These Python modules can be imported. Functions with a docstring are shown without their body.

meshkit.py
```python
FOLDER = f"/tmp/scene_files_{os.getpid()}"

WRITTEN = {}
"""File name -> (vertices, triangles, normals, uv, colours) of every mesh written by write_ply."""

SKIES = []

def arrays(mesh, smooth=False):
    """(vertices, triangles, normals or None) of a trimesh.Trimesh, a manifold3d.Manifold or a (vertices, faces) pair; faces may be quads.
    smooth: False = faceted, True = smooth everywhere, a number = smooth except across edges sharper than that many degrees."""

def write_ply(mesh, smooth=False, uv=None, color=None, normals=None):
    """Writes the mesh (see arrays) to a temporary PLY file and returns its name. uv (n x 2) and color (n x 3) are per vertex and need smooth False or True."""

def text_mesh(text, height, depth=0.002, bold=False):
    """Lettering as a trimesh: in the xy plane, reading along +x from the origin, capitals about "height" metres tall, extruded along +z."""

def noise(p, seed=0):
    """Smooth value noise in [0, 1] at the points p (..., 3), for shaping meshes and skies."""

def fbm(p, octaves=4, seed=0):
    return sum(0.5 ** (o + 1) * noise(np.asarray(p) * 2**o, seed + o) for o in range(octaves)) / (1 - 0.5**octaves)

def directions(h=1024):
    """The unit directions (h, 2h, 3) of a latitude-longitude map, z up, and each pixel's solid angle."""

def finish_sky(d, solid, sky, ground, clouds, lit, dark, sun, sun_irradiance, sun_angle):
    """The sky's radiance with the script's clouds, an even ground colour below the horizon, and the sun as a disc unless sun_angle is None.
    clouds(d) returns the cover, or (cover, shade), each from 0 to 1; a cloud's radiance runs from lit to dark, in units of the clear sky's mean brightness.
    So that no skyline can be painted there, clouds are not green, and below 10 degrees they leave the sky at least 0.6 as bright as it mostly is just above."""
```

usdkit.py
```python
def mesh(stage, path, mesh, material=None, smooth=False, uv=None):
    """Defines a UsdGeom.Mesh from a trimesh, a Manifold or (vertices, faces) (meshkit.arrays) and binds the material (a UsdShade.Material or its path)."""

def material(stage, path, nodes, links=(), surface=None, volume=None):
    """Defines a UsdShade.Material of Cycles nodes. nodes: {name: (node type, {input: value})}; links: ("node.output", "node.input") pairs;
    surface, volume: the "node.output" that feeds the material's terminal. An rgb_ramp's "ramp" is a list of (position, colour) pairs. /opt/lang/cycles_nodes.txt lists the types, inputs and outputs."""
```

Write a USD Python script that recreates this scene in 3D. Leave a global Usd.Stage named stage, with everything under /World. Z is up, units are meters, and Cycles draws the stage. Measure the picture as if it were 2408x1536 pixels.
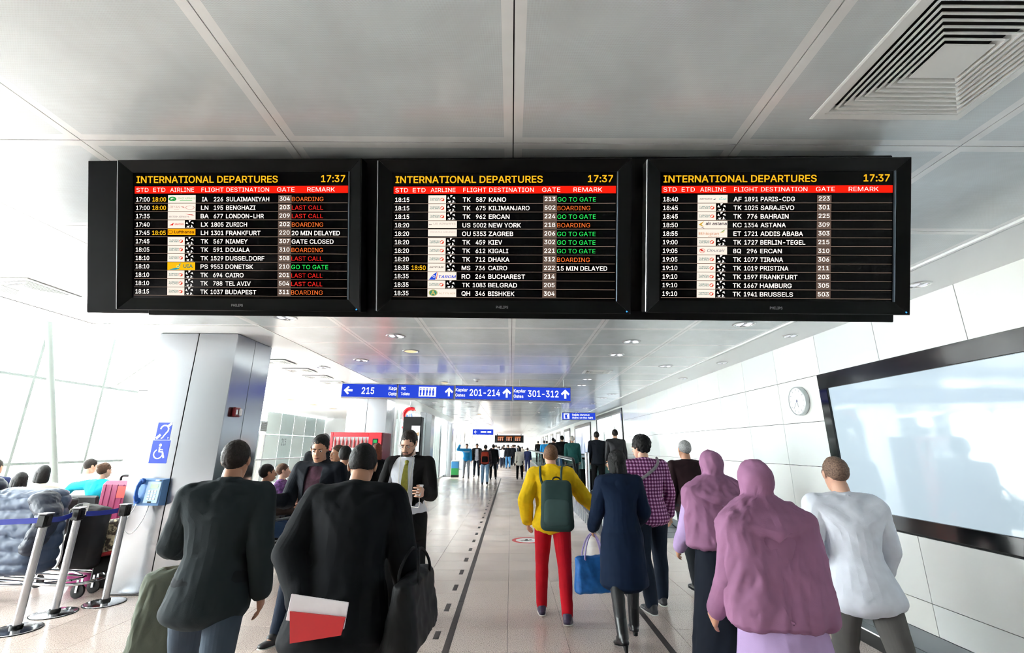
import math, random
import numpy as np
import trimesh
import manifold3d as m3
from manifold3d import Manifold, CrossSection
import meshkit, usdkit
from pxr import Usd, UsdGeom, UsdLux, UsdShade, Gf, Sdf, Vt

random.seed(7)
rng = np.random.default_rng(7)
stage = Usd.Stage.CreateInMemory()
UsdGeom.SetStageUpAxis(stage, 'Z')
UsdGeom.SetStageMetersPerUnit(stage, 1.0)
world = UsdGeom.Xform.Define(stage, '/World')

# ------------------------------------------------------------------ camera
EYE = 1.6
FPX, PITCH, ROLL = 1085.0, math.radians(16.15), math.radians(0.4)
cam = UsdGeom.Camera.Define(stage, '/World/camera')
cam.CreateHorizontalApertureAttr(36.0)
cam.CreateFocalLengthAttr(36.0 * FPX / 2408)
cam.CreateVerticalApertureOffsetAttr(-36.0 * (768 - 736) / 2408)
cam.CreateClippingRangeAttr(Gf.Vec2f(0.05, 2000))
_f = np.array([0, math.cos(PITCH), math.sin(PITCH)])
_u0 = np.array([0, -math.sin(PITCH), math.cos(PITCH)])
_r0 = np.array([1.0, 0, 0])
_r = math.cos(ROLL) * _r0 + math.sin(ROLL) * _u0
_u = -math.sin(ROLL) * _r0 + math.cos(ROLL) * _u0
cam.AddTransformOp().Set(Gf.Matrix4d(*_r, 0, *_u, 0, *(-_f), 0, 0, 0, EYE, 1))
EXPOSURE = 1.58
cam.CreateExposureAttr(EXPOSURE)

# ------------------------------------------------------------------ sky and light: an even, bright overcast outside the glazed side
SKY = 2.9
sky = UsdLux.DomeLight.Define(stage, '/World/sky')
sky.CreateColorAttr(Gf.Vec3f(0.98, 1.0, 1.02))
sky.CreateIntensityAttr(SKY)

# ------------------------------------------------------------------ helpers
LOOKS = '/World/Looks'
UsdGeom.Scope.Define(stage, LOOKS)
def lin(c):
    c = np.asarray(c, float) / 255.0
    return tuple(np.where(c <= 0.04045, c / 12.92, ((c + 0.055) / 1.055) ** 2.4))
_mats = {}
def mat(name, rgb=(200, 200, 200), rough=0.5, metal=0.0, spec=0.5, emit=None, strength=1.0, noise=None, bump=None, fleck=None, **kw):
    """A principled material. noise: (scale, amount) tone variation; bump: (scale, distance); fleck: (scale, rgb, cover)."""
    if name in _mats: return _mats[name]
    base = lin(rgb)
    nodes = {'p': ('principled_bsdf', dict(base_color=base, roughness=rough, metallic=metal, specular_ior_level=spec, **kw))}
    links = []
    if emit is not None:
        nodes['p'][1].update(emission_color=lin(emit), emission_strength=strength * 0.45)
    if noise or bump or fleck:
        nodes['tc'] = ('texture_coordinate', {})
    if noise:
        s, a = noise
        nodes['n'] = ('noise_texture', dict(scale=s, detail=3.0, roughness=0.6))
        lo, hi = [np.clip(np.array(base) * (1 + k * a), 0, 1) for k in (-1, 1)]
        nodes['nr'] = ('rgb_ramp', {'ramp': [(0.3, tuple(lo)), (0.7, tuple(hi))]})
        links += [('tc.object', 'n.vector'), ('n.fac', 'nr.fac')]
        src = 'nr.color'
        if not fleck: links.append((src, 'p.base_color'))
    if fleck:
        s, c, cov = fleck
        nodes['fn'] = ('noise_texture', dict(scale=s, detail=2.0, roughness=0.7))
        nodes['fr'] = ('rgb_ramp', {'ramp': [(cov - 0.05, (0, 0, 0)), (cov + 0.05, (1, 1, 1))]})
        nodes['fm'] = ('mix', dict(color1=base, color2=lin(c)))
        links += [('tc.object', 'fn.vector'), ('fn.fac', 'fr.fac'), ('fr.color', 'fm.fac'), ('fm.color', 'p.base_color')]
        if noise: links.append((src, 'fm.color1'))
    if bump:
        s, d = bump
        nodes['bn'] = ('noise_texture', dict(scale=s, detail=4.0))
        nodes['b'] = ('bump', dict(strength=0.6, distance=d))
        links += [('tc.object', 'bn.vector'), ('bn.fac', 'b.height'), ('b.normal', 'p.normal')]
    _mats[name] = usdkit.material(stage, f'{LOOKS}/{name}', nodes, links, surface='p.BSDF')
    return _mats[name]
def glow(name, rgb, strength=1.0):
    if name in _mats: return _mats[name]
    _mats[name] = usdkit.material(stage, f'{LOOKS}/{name}', {'e': ('emission', dict(color=lin(rgb), strength=min(0.498, strength * 0.42)))}, [], surface='e.emission')
    return _mats[name]
def pane_mat(name, tint=(0.97, 1.0, 0.99), reflect=0.05, rough=0.02):
    if name in _mats: return _mats[name]
    _mats[name] = usdkit.material(stage, f'{LOOKS}/{name}', {'t': ('transparent_bsdf', dict(color=tint)), 'g': ('glossy_bsdf', dict(color=(1, 1, 1), roughness=rough)),
        'm': ('mix_closure', dict(fac=reflect))}, [('t.BSDF', 'm.closure1'), ('g.BSDF', 'm.closure2')], surface='m.closure')
    return _mats[name]

_used = {}
def _path(name, parent):
    base = (parent if isinstance(parent, str) else str(parent.GetPath())) if parent is not None else '/World'
    k = _used.get((base, name), 0); _used[(base, name)] = k + 1
    return f'{base}/{name}' if k == 0 else f'{base}/{name}_{k:03d}'
def tag(p, label=None, cat=None, group=None, kind=None):
    p = p.GetPrim() if hasattr(p, 'GetPrim') else p
    for k, v in (('label', label), ('category', cat), ('group', group), ('kind', kind)):
        if v: p.SetCustomDataByKey(k, v)
    return p
def obj(name, mesh, material, parent=None, smooth=30, label=None, cat=None, group=None, kind=None, uv=None):
    if isinstance(mesh, list): mesh = join(mesh)
    if uv is not None: smooth = False
    p = usdkit.mesh(stage, _path(name, parent), mesh, material, smooth=smooth, uv=uv).GetPrim()
    return tag(p, label, cat, group, kind)
def thing(name, label=None, cat=None, loc=(0, 0, 0), rz=0.0, group=None, parent=None, kind=None, M=None):
    x = UsdGeom.Xform.Define(stage, _path(name, parent))
    if M is not None: x.AddTransformOp().Set(Gf.Matrix4d(*np.asarray(M).T.ravel().tolist()))
    else:
        x.AddTranslateOp().Set(Gf.Vec3d(*map(float, loc)))
        if rz: x.AddRotateZOp().Set(float(rz))
    return tag(x.GetPrim(), label, cat, group, kind)
def copy_of(root, loc, rz=0.0, label=None, group=None):
    was = root.GetCustomData()
    import re
    r = thing(re.sub(r'_\d{3}$', '', root.GetName()), label or was['label'], was.get('category'), loc, rz, group or was.get('group'))
    r.GetReferences().AddInternalReference(root.GetPath()); r.SetInstanceable(True)
    return r

def arr(m):
    v, f, _ = meshkit.arrays(m); return np.asarray(v, float), np.asarray(f)
def join(ms):
    V, Fc, n = [], [], 0
    for m in ms:
        v, f = arr(m); V.append(v); Fc.append(f + n); n += len(v)
    return np.vstack(V), np.vstack(Fc)
def moved(m, t=(0, 0, 0), R=None, s=None):
    v, f = arr(m); v = v.copy()
    if s is not None: v = v * np.asarray(s)
    if R is not None: v = v @ np.asarray(R).T
    return v + np.asarray(t), f
def rotx(a): c, s = math.cos(a), math.sin(a); return np.array([[1, 0, 0], [0, c, -s], [0, s, c]])
def roty(a): c, s = math.cos(a), math.sin(a); return np.array([[c, 0, s], [0, 1, 0], [-s, 0, c]])
def rotz(a): c, s = math.cos(a), math.sin(a); return np.array([[c, -s, 0], [s, c, 0], [0, 0, 1]])
def hullpts(p): return Manifold.hull_points(np.asarray(p, np.float64))
def box(x0, x1, y0, y1, z0, z1, bev=0.0):
    x0, x1 = sorted((x0, x1)); y0, y1 = sorted((y0, y1)); z0, z1 = sorted((z0, z1))
    if not bev:
        return Manifold.cube((x1 - x0, y1 - y0, z1 - z0)).translate((x0, y0, z0))
    b = min(bev, (x1 - x0) / 2.01, (y1 - y0) / 2.01, (z1 - z0) / 2.01); P = []
    for x, sx in ((x0, 1), (x1, -1)):
        for y, sy in ((y0, 1), (y1, -1)):
            for z, sz in ((z0, 1), (z1, -1)):
                P += [(x + sx * b, y + sy * b, z), (x + sx * b, y, z + sz * b), (x, y + sy * b, z + sz * b)]
    return hullpts(P)
def quad(a, b, c, d): return np.array([a, b, c, d], float), np.array([[0, 1, 2], [0, 2, 3]])
def frame_of(d):
    d = np.asarray(d, float); d = d / np.linalg.norm(d)
    a = np.cross(d, [0, 0, 1.0]) if abs(d[2]) < 0.95 else np.cross(d, [1.0, 0, 0])
    a /= np.linalg.norm(a); return d, a, np.cross(d, a)
def rod(p0, p1, r0, r1=None, n=16):
    p0, p1 = np.asarray(p0, float), np.asarray(p1, float); r1 = r0 if r1 is None else r1
    d, a, b = frame_of(p1 - p0); t = np.arange(n) * 2 * np.pi / n
    ring = np.cos(t)[:, None] * a + np.sin(t)[:, None] * b
    v = np.vstack([p0 + r0 * ring, p1 + r1 * ring, [p0], [p1]]); f = []
    for i in range(n):
        j = (i + 1) % n
        f += [[i, j, n + j], [i, n + j, n + i], [j, i, 2 * n], [n + i, n + j, 2 * n + 1]]
    f = np.array(f)
    return v, f
def tube(pts, r, n=10, closed=False):
    p = np.asarray(pts, float); m = len(p)
    T = (np.roll(p, -1, 0) - np.roll(p, 1, 0)) if closed else np.gradient(p, axis=0)
    T /= np.linalg.norm(T, axis=1, keepdims=True) + 1e-12
    _, a, _ = frame_of(T[0]); rings = []
    for i in range(m):
        a = a - (a @ T[i]) * T[i]; a /= np.linalg.norm(a); b = np.cross(T[i], a)
        t = np.arange(n) * 2 * np.pi / n; rr = r[i] if np.ndim(r) else r
        rings.append(p[i] + rr * (np.cos(t)[:, None] * a + np.sin(t)[:, None] * b))
    v = np.vstack(rings); f = []
    for i in range(m if closed else m - 1):
        k = (i + 1) % m
        for j in range(n):
            q = (j + 1) % n
            f += [[i * n + j, i * n + q, k * n + q], [i * n + j, k * n + q, k * n + j]]
    if not closed:
        v = np.vstack([v, [p[0]], [p[-1]]]); c0, c1 = len(v) - 2, len(v) - 1
        for j in range(n):
            q = (j + 1) % n
            f += [[q, j, c0], [(m - 1) * n + j, (m - 1) * n + q, c1]]
    return v, np.array(f)
def lathe(profile, n=32):
    """profile: (r, z) pairs."""
    P = np.asarray(profile, float); m = len(P); t = np.arange(n) * 2 * np.pi / n
    v = np.stack([P[:, 0][:, None] * np.cos(t), P[:, 0][:, None] * np.sin(t), np.repeat(P[:, 1][:, None], n, 1)], -1).reshape(-1, 3); f = []
    for i in range(m - 1):
        for j in range(n):
            q = (j + 1) % n
            f += [[i * n + j, i * n + q, (i + 1) * n + q], [i * n + j, (i + 1) * n + q, (i + 1) * n + j]]
    return v, np.array(f)
def smoothpath(pts, n=8):
    from scipy.interpolate import CubicSpline
    p = np.asarray(pts, float); t = np.r_[0, np.cumsum(np.linalg.norm(np.diff(p, axis=0), axis=1))]
    return CubicSpline(t, p)(np.linspace(0, t[-1], n * (len(p) - 1) + 1))
def poly(pts, depth):
    """A flat outline in the xy plane, extruded along +z."""
    cs = CrossSection([np.asarray(pts, float)], m3.FillRule.NonZero)
    return Manifold.extrude(cs, depth)
_txt = {}
def lettering(s, h, width=None, bold=False, anchor='l', stretch=1.0, at=(0, 0, 0), depth=0.001, slant=0.0):
    """Flat printed lettering in the xy plane (x along the text), cap height h; anchor l, c or r at the point."""
    key = (s, bold)
    if key not in _txt:
        v, f = arr(meshkit.text_mesh(s, 1.0, 1.0, bold))
        f = f[(v[f][:, :, 2] > 0.5).all(1)]                       # print is flat: keep the face alone
        u, inv = np.unique(f, return_inverse=True)
        _txt[key] = (v[u], inv.reshape(-1, 3))
    v, f = _txt[key]; v = v.copy()
    v[:, 0] -= v[:, 0].min(); w = v[:, 0].max()
    sx = width / w if width else h * stretch
    v = v * [sx, h, depth]
    if slant: v[:, 0] += slant * v[:, 1]
    w = w * sx
    v[:, 0] -= {'l': 0, 'c': w / 2, 'r': w}[anchor]
    return v + np.asarray(at, float), f
# ------------------------------------------------------------------ materials of the building
white_paint = mat('white_paint', (232, 234, 233), 0.35)
soffit_paint = mat('soffit_paint', (226, 229, 230), 0.3)
grout = mat('dark_joint', (70, 68, 66), 0.8)
gap_black = mat('gap_black', (16, 17, 18), 0.7)
steel = mat('brushed_steel', (158, 160, 164), 0.22, 1.0, bump=(60, 0.0004))
steel_bright = mat('polished_steel', (214, 216, 220), 0.14, 1.0)
alu = mat('aluminium', (190, 194, 196), 0.3, 0.9)
black_matte = mat('black_matte', (11, 12, 13), 0.5, spec=.3)
black_gloss = mat('black_gloss', (14, 14, 16), 0.08)
glass = pane_mat('window_glass')

def granite(name, k):
    return usdkit.material(stage, f'{LOOKS}/{name}', {
        'tc': ('geometry', {}),
        'a': ('noise_texture', dict(scale=120.0, detail=2.5, roughness=0.85)),
        'ar': ('rgb_ramp', {'ramp': [(0.36, lin((84 * k, 72 * k, 68 * k))), (0.46, lin((203 * k, 184 * k, 174 * k))), (0.62, lin((226 * k, 210 * k, 201 * k))), (0.72, lin((244 * k, 232 * k, 226 * k)))]}),
        'w': ('noise_texture', dict(scale=0.9, detail=2.0)),
        'wr': ('map_range', dict(from_min=0.3, from_max=0.7, to_min=0.17, to_max=0.27)),
        'p': ('principled_bsdf', dict(specular_ior_level=0.6))},
        [('tc.position', 'a.vector'), ('tc.position', 'w.vector'), ('a.fac', 'ar.fac'), ('ar.color', 'p.base_color'), ('w.fac', 'wr.value'), ('wr.result', 'p.roughness')], surface='p.BSDF')
granites = [granite('granite_pink', 1.0), granite('granite_light', 1.015), granite('granite_dusky', 0.975)]

def panel_metal(name, k, field):
    """A ceiling tray: plain margin, perforated field (uv in metres, field = its edges)."""
    x0, x1, y0, y1 = field
    nodes = {
        'uv': ('uvmap', dict(attribute='st')), 'sx': ('separate_xyz', {}), 'geo': ('geometry', {}),
        'v': ('voronoi_texture', dict(scale=300.0, randomness=0.0, feature='f1')),
        'vd': ('map_range', dict(from_min=0.22, from_max=0.34, to_min=0.0, to_max=1.0, clamp=True)),
        'xa': ('math', dict(math_type='greater_than', value2=x0)), 'xb': ('math', dict(math_type='less_than', value2=x1)),
        'ya': ('math', dict(math_type='greater_than', value2=y0)), 'yb': ('math', dict(math_type='less_than', value2=y1)),
        'm1': ('math', dict(math_type='multiply')), 'm2': ('math', dict(math_type='multiply')), 'm3': ('math', dict(math_type='multiply')),
        'dirt': ('noise_texture', dict(scale=1.3, detail=4.0, roughness=0.65)),
        'dr': ('rgb_ramp', {'ramp': [(0.35, lin((212 * k, 213 * k, 212 * k))), (0.6, lin((234 * k, 237 * k, 237 * k)))]}),
        'hole': ('mix', dict(color2=lin((176, 179, 180)))),
        'fac': ('math', dict(math_type='multiply')), 'inv': ('math', dict(math_type='subtract', value1=1.0)),
        'tone': ('mix', dict(mix_type='multiply', color2=(0.80, 0.865, 0.895))),
        'p': ('principled_bsdf', dict(roughness=0.2, metallic=0.0, specular_ior_level=0.8))}
    links = [('uv.UV', 'sx.vector'), ('sx.x', 'xa.value1'), ('sx.x', 'xb.value1'), ('sx.y', 'ya.value1'), ('sx.y', 'yb.value1'),
             ('xa.value', 'm1.value1'), ('xb.value', 'm1.value2'), ('ya.value', 'm2.value1'), ('yb.value', 'm2.value2'), ('m1.value', 'm3.value1'), ('m2.value', 'm3.value2'),
             ('uv.UV', 'v.vector'), ('v.distance', 'vd.value'), ('vd.result', 'inv.value2'), ('inv.value', 'fac.value1'), ('m3.value', 'fac.value2'),
             ('geo.position', 'dirt.vector'), ('dirt.fac', 'dr.fac'), ('dr.color', 'tone.color1'), ('m3.value', 'tone.fac'),
             ('tone.color', 'hole.color1'), ('fac.value', 'hole.fac'), ('hole.color', 'p.base_color')]
    return usdkit.material(stage, f'{LOOKS}/{name}', nodes, links, surface='p.BSDF')

# ------------------------------------------------------------------ floor: granite slabs on a grouted bed
floor = thing('floor', 'speckled pinkish granite floor of the concourse', kind='structure')
T = 0.512
XS = [-0.02 + T * k for k in range(-18, 7)]
YS = [4.87 + T * k for k in range(-8, 11)]
XR = 3.295
def tile(x0, x1, y0, y1, g=0.0016):
    b = 0.0012
    return box(x0 + g, x1 - g, y0 + g, y1 - g, -0.012, 0.0, b)
far_tiles = []
ti = 0
ya, yb = YS[0], YS[-1]
for j in range(len(YS) - 1):
    for i in range(len(XS) - 1):
        x0, x1 = XS[i], min(XS[i + 1], XR)
        if x0 > XR - 0.05: continue
        if x0 < -5.6 or (YS[j] < 2.2):
            far_tiles.append(tile(x0, x1, YS[j], YS[j + 1])); continue
        obj('granite_tile', tile(x0, x1, YS[j], YS[j + 1]), granites[int(rng.integers(0, 3))], floor, smooth=False)
obj('outer_tiles', far_tiles, granites[0], floor, smooth=False, kind='stuff')
obj('grout_bed', box(XS[0], XR, ya, yb, -0.05, -0.0125), grout, floor, smooth=False)
X0h = -9.9
yj = yb
slabs = []
while yj < 62:      # beyond the slabs that can be told apart: long strips between the same joints
    y1 = yj + T * 4
    for i in range(0, len(XS) - 1, 2):
        x0, x1 = XS[i], min(XS[min(i + 2, len(XS) - 1)], XR)
        slabs.append(box(x0 + 0.001, x1 - 0.001, yj + 0.001, y1 - 0.001, -0.012, 0))
    yj = y1
slabs.append(box(XS[0], XR, -12, ya, -0.012, 0))
slabs.append(box(-12.5, XS[0], -12, yj, -0.012, 0))
obj('distant_slabs', slabs, granites[0], floor, smooth=False, kind='stuff')
obj('concrete_bed', box(-12.5, 3.45, -12, yj, -0.3, -0.051), grout, floor, smooth=False)

# ------------------------------------------------------------------ ceiling of perforated metal trays
HC, HS = 2.8, 2.96
ceiling = thing('ceiling', 'grey ceiling of perforated metal trays over the concourse', kind='structure')
CX_ = [-4.36, -3.56, -2.66, -1.78, -0.92, 0.0, 0.92, 1.84, 2.74]
CY_ = [1.63 + 0.775 * k for k in range(-3, 44)]
_pm = {}
def tray(x0, x1, y0, y1, hole=None, bend=0.0):
    g = 0.002; x0 += g; x1 -= g; y0 += g; y1 -= g
    v, f, uv = [], [], []
    def q(P):
        n = len(v); v.extend(P); f.extend([[n, n + 1, n + 2], [n, n + 2, n + 3]]); uv.extend([(p[0] - x0, p[1] - y0) for p in P])
    if hole is None:
        q([(x0, y0, HC), (x0, y1, HC), (x1, y1, HC), (x1, y0, HC)])
    else:
        a0, a1, b0, b1 = hole
        q([(x0, y0, HC), (x0, b0, HC), (x1, b0, HC), (x1, y0, HC)]); q([(x0, b1, HC), (x0, y1, HC), (x1, y1, HC), (x1, b1, HC)])
        q([(x0, b0, HC), (x0, b1, HC), (a0, b1, HC), (a0, b0, HC)]); q([(a1, b0, HC), (a1, b1, HC), (x1, b1, HC), (x1, b0, HC)])
    h = HC + 0.03
    q([(x0, y0, HC), (x1, y0, HC), (x1, y0, h), (x0, y0, h)]); q([(x1, y1, HC), (x0, y1, HC), (x0, y1, h), (x1, y1, h)])
    q([(x0, y1, HC), (x0, y0, HC), (x0, y0, h), (x0, y1, h)]); q([(x1, y0, HC), (x1, y1, HC), (x1, y1, h), (x1, y0, h)])
    return (np.array(v, float), np.array(f)), np.array(uv)
DIFF_R = (1.12, 1.68, 0.92, 1.47)      # the big square diffuser
DIFF_L = (-4.22, -3.66, 3.28, 3.74)
DIFF_M = (1.19, 1.65, 7.45, 7.80)
holes = {}
far_trays = []
for j in range(len(CY_) - 1):
    y0, y1 = CY_[j], CY_[j + 1]
    for i in range(len(CX_) - 1):
        x0, x1 = CX_[i], CX_[i + 1]
        if x0 < -2.7 and y0 > 4.4: continue
        w = x1 - x0
        key = (round(w, 2), int(rng.integers(0, 2)))
        if key not in _pm:
            _pm[key] = panel_metal(f'tray_metal_{len(_pm)}', 1.0 - 0.012 * key[1], (0.035, w - 0.039, 0.035, 0.736))
        hole = None
        for d in (DIFF_R, DIFF_L, DIFF_M):
            cx, cy = (d[0] + d[1]) / 2, (d[2] + d[3]) / 2
            if x0 < cx < x1 and y0 < cy < y1: hole = (max(d[0] + .03, x0 + .01), min(d[1] - .03, x1 - .01), max(d[2] + .03, y0 + .01), min(d[3] - .03, y1 - .01))
        if y0 > 19 or (y0 < 0.7):
            far_trays.append(tray(x0, x1, y0, y1)[0]); continue
        m, uv = tray(x0, x1, y0, y1, hole)
        obj('ceiling_tray', m, _pm[key], ceiling, uv=uv)
for k in range(9):      # rows far off, where the joints close up
    for i in range(2, len(CX_) - 1):
        far_trays.append(tray(CX_[i], CX_[i + 1], CY_[-1] + 3.1 * k, CY_[-1] + 3.1 * (k + 1))[0])
for k in range(4):      # behind the viewer
    for i in range(len(CX_) - 1):
        far_trays.append(tray(CX_[i], CX_[i + 1], CY_[0] - 3.1 * (k + 1), CY_[0] - 3.1 * k)[0])
tray_plain = mat('tray_plain', (220, 223, 223), 0.2, spec=.8)
obj('distant_trays', far_trays, tray_plain, ceiling, smooth=False, kind='stuff')
YF = CY_[-1] + 27.9
obj('ceiling_void', [box(-2.655, 3.4, -12, YF, HC + 0.031, HC + 0.12), box(-4.37, -2.66, -12, 4.66, HC + 0.031, HC + 0.12)], gap_black, ceiling, smooth=False)
# plain border strip on the right with a raised lip
obj('border_strip', [box(2.775, 3.3, -12, YF, HC - 0.012, HC + 0.03)], soffit_paint, ceiling, smooth=False)
obj('border_lip', [box(2.742, 2.768, -12, YF, HC - 0.014, HC + 0.02, 0.003)], white_paint, ceiling)
# the soffit on the left (a step higher), open to the glazed hall beyond x = -5.35
SX = -5.36
obj('soffit', [box(SX, -2.66, 4.665, 12.9, HS, HS + 0.06), box(SX, -3.3, 12.9, 25.3, HS, HS + 0.06), box(-4.6, -3.3, 25.3, 62, HS, HS + 0.06), box(SX, -4.365, -12, 4.665, HS, HS + 0.06), box(-3.3, -2.6, 12.9, 62, HC + 0.04, HC + 0.06)], soffit_paint, ceiling, smooth=False)
obj('soffit_step', [box(-2.66, -2.645, 4.665, 62, HC - 0.004, HS), box(-4.37, -2.65, 4.655, 4.668, HC - 0.004, HS), box(-4.38, -4.362, -12, 4.66, HC - 0.004, HS)], white_paint, ceiling, smooth=False)
# ceiling of the glazed hall
obj('hall_ceiling', [box(-12.5, SX, -12, 12.6, 4.9, 5.0), box(-12.5, SX - .001, 12.702, 25.3, HS + .001, HS + 0.08)], white_paint, ceiling, smooth=False)
obj('hall_fascia', [box(SX - 0.02, SX, -12, 12.6, HS, 4.95), box(-12.5, SX, 12.6, 12.7, HS, 4.95)], white_paint, ceiling, smooth=False)

# ------------------------------------------------------------------ right wall: glossy white enamel panels
wall_right = thing('wall_right', 'glossy white panelled wall along the right side', kind='structure')
enamel = [mat('enamel_white', (220, 222, 220), 0.12, spec=0.5), mat('enamel_warm', (219, 220, 216), 0.13, spec=0.5), mat('enamel_cool', (216, 220, 219), 0.12, spec=0.5)]
ZS = [0.212, 0.44, 0.925, 1.415, 1.88, 2.362, HC]
VS = [-9.0, -7.4, -5.8, -4.2, -2.6, -1.0, 0.7, 1.6, 2.43, 3.255, 4.09, 4.92, 5.74, 6.56, 7.38, 8.2, 9.02, 9.84, 10.66, 11.5, 12.3, 13.1, 13.9]
AD0 = (2.2, 4.965, 0.94, 2.362)       # opening of the near light box: y0, y1, z0, z1
ww = []
for j in range(len(VS) - 1):
    for i in range(len(ZS) - 1):
        y0, y1, z0, z1 = VS[j], VS[j + 1], ZS[i], ZS[i + 1]
        if y0 >= AD0[0] - .6 and y1 <= AD0[1] and z0 >= AD0[2] - .1 and z1 <= AD0[3] + .01: continue
        g = 0.0022
        m = box(3.3, 3.318, y0 + g, y1 - g, z0 + g, z1 - g, 0.0015)
        if y1 < 1.0: ww.append(m)
        else: obj('wall_panel', m, enamel[int(rng.integers(0, 3))], wall_right, smooth=False)
obj('rear_panels', ww, enamel[0], wall_right, smooth=False, kind='stuff')
obj('wall_backing', [box(3.314, 3.40, -12, AD0[0] - .6, 0, HC + 0.1), box(3.314, 3.40, AD0[1], 13.9, 0, HC + 0.1), box(3.314, 3.40, AD0[0] - .6, AD0[1], 0, AD0[2]), box(3.314, 3.40, AD0[0] - .6, AD0[1], AD0[3], HC + 0.1), box(3.385, 3.41, AD0[0] - .6, AD0[1], AD0[2], AD0[3])], gap_black, wall_right, smooth=False)
baseboard_right = obj('baseboard_right', [box(3.292, 3.33, -12, 13.9, 0.0, 0.055, 0.002), box(3.299, 3.33, -12, 13.9, 0.055, 0.21, 0.002)], mat('skirting_grey', (132, 138, 142), 0.35, 0.4), None, label='grey metal skirting under the white wall panels', kind='structure')
# farther on the right the wall carries large light boxes between white piers
far_ads = [(14.0, 18.3, 1.25, 2.74), (19.7, 24.6, 1.05, 2.62), (26.6, 29.6, 1.05, 2.62), (32.0, 35.0, 1.05, 2.6), (37.5, 40.5, 1.05, 2.6), (43.0, 46.0, 1.05, 2.6), (48.5, 51.0, 1.05, 2.6)]
yprev = 13.9
for (y0, y1, z0, z1) in far_ads + [(62, 62, 0, 0)]:
    for k in range(3):
        za, zb = (0.02, 1.0, 2.0, HC)[k:k + 2]
        obj('pier_panel', box(3.3, 3.34, yprev + .003, y0 - .003, za + .003, zb - .003, 0.002), enamel[k], wall_right, smooth=False)
    if y1 > y0:
        obj('apron_panel', box(3.3, 3.34, y0, y1, 0.02, z0 - .003, 0.002), enamel[0], wall_right, smooth=False)
        obj('lintel_panel', box(3.3, 3.34, y0, y1, z1 + .003, HC, 0.002), enamel[1], wall_right, smooth=False)
    yprev = y1
obj('wall_core', box(3.36, 3.5, 13.9, 62, 0, HC + .1), white_paint, wall_right, smooth=False)
# ------------------------------------------------------------------ end walls
obj('wall_rear', box(-12.5, 3.5, -12.2, -12, 0, 5), white_paint, label='white wall closing the concourse behind the viewer', kind='structure')
wf = thing('wall_front', 'pale end wall far down the concourse', kind='structure')
obj('wall_surface', box(-12.5, 3.5, 61.8, 62, 0, HS), mat('far_white', (236, 232, 228), 0.5), wf, smooth=False)
# ------------------------------------------------------------------ departures board: a black carrier with three monitors, hung from the ceiling, tipped down
_O = np.array([-1.1404, 1.7783, 2.4417]); 
BO = None
def unit(v): v = np.asarray(v, float); return v / np.linalg.norm(v)
BX = unit([0.999, -0.0437, -0.0150]); BYv = np.array([0.0023, -0.2790, 0.9600]); BYv = unit(BYv - (BYv @ BX) * BX); BN = np.cross(BX, BYv)
MID = np.array([-0.036, 1.719, 2.424])
ORG = MID - 1.107 * BX                     # centre of the left screen's face
def board_M(u, v, w=0.0):
    M = np.eye(4); M[:3, 0], M[:3, 1], M[:3, 2] = BX, BYv, BN
    M[:3, 3] = ORG + u * BX + v * BYv + w * BN
    return M
carrier_paint = mat('carrier_paint', (9, 11, 14), 0.4, spec=0.14, noise=(7, 0.25))
bezel_plastic = mat('bezel_plastic', (6, 8, 10), 0.3, spec=0.16)
screen_face = mat('screen_face', (3, 3, 5), 0.10, spec=0.09)
carrier = thing('display_carrier', 'long black metal carrier box that the three departure monitors are fixed to', 'sign carrier', M=board_M(0, 0, 0))
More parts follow.
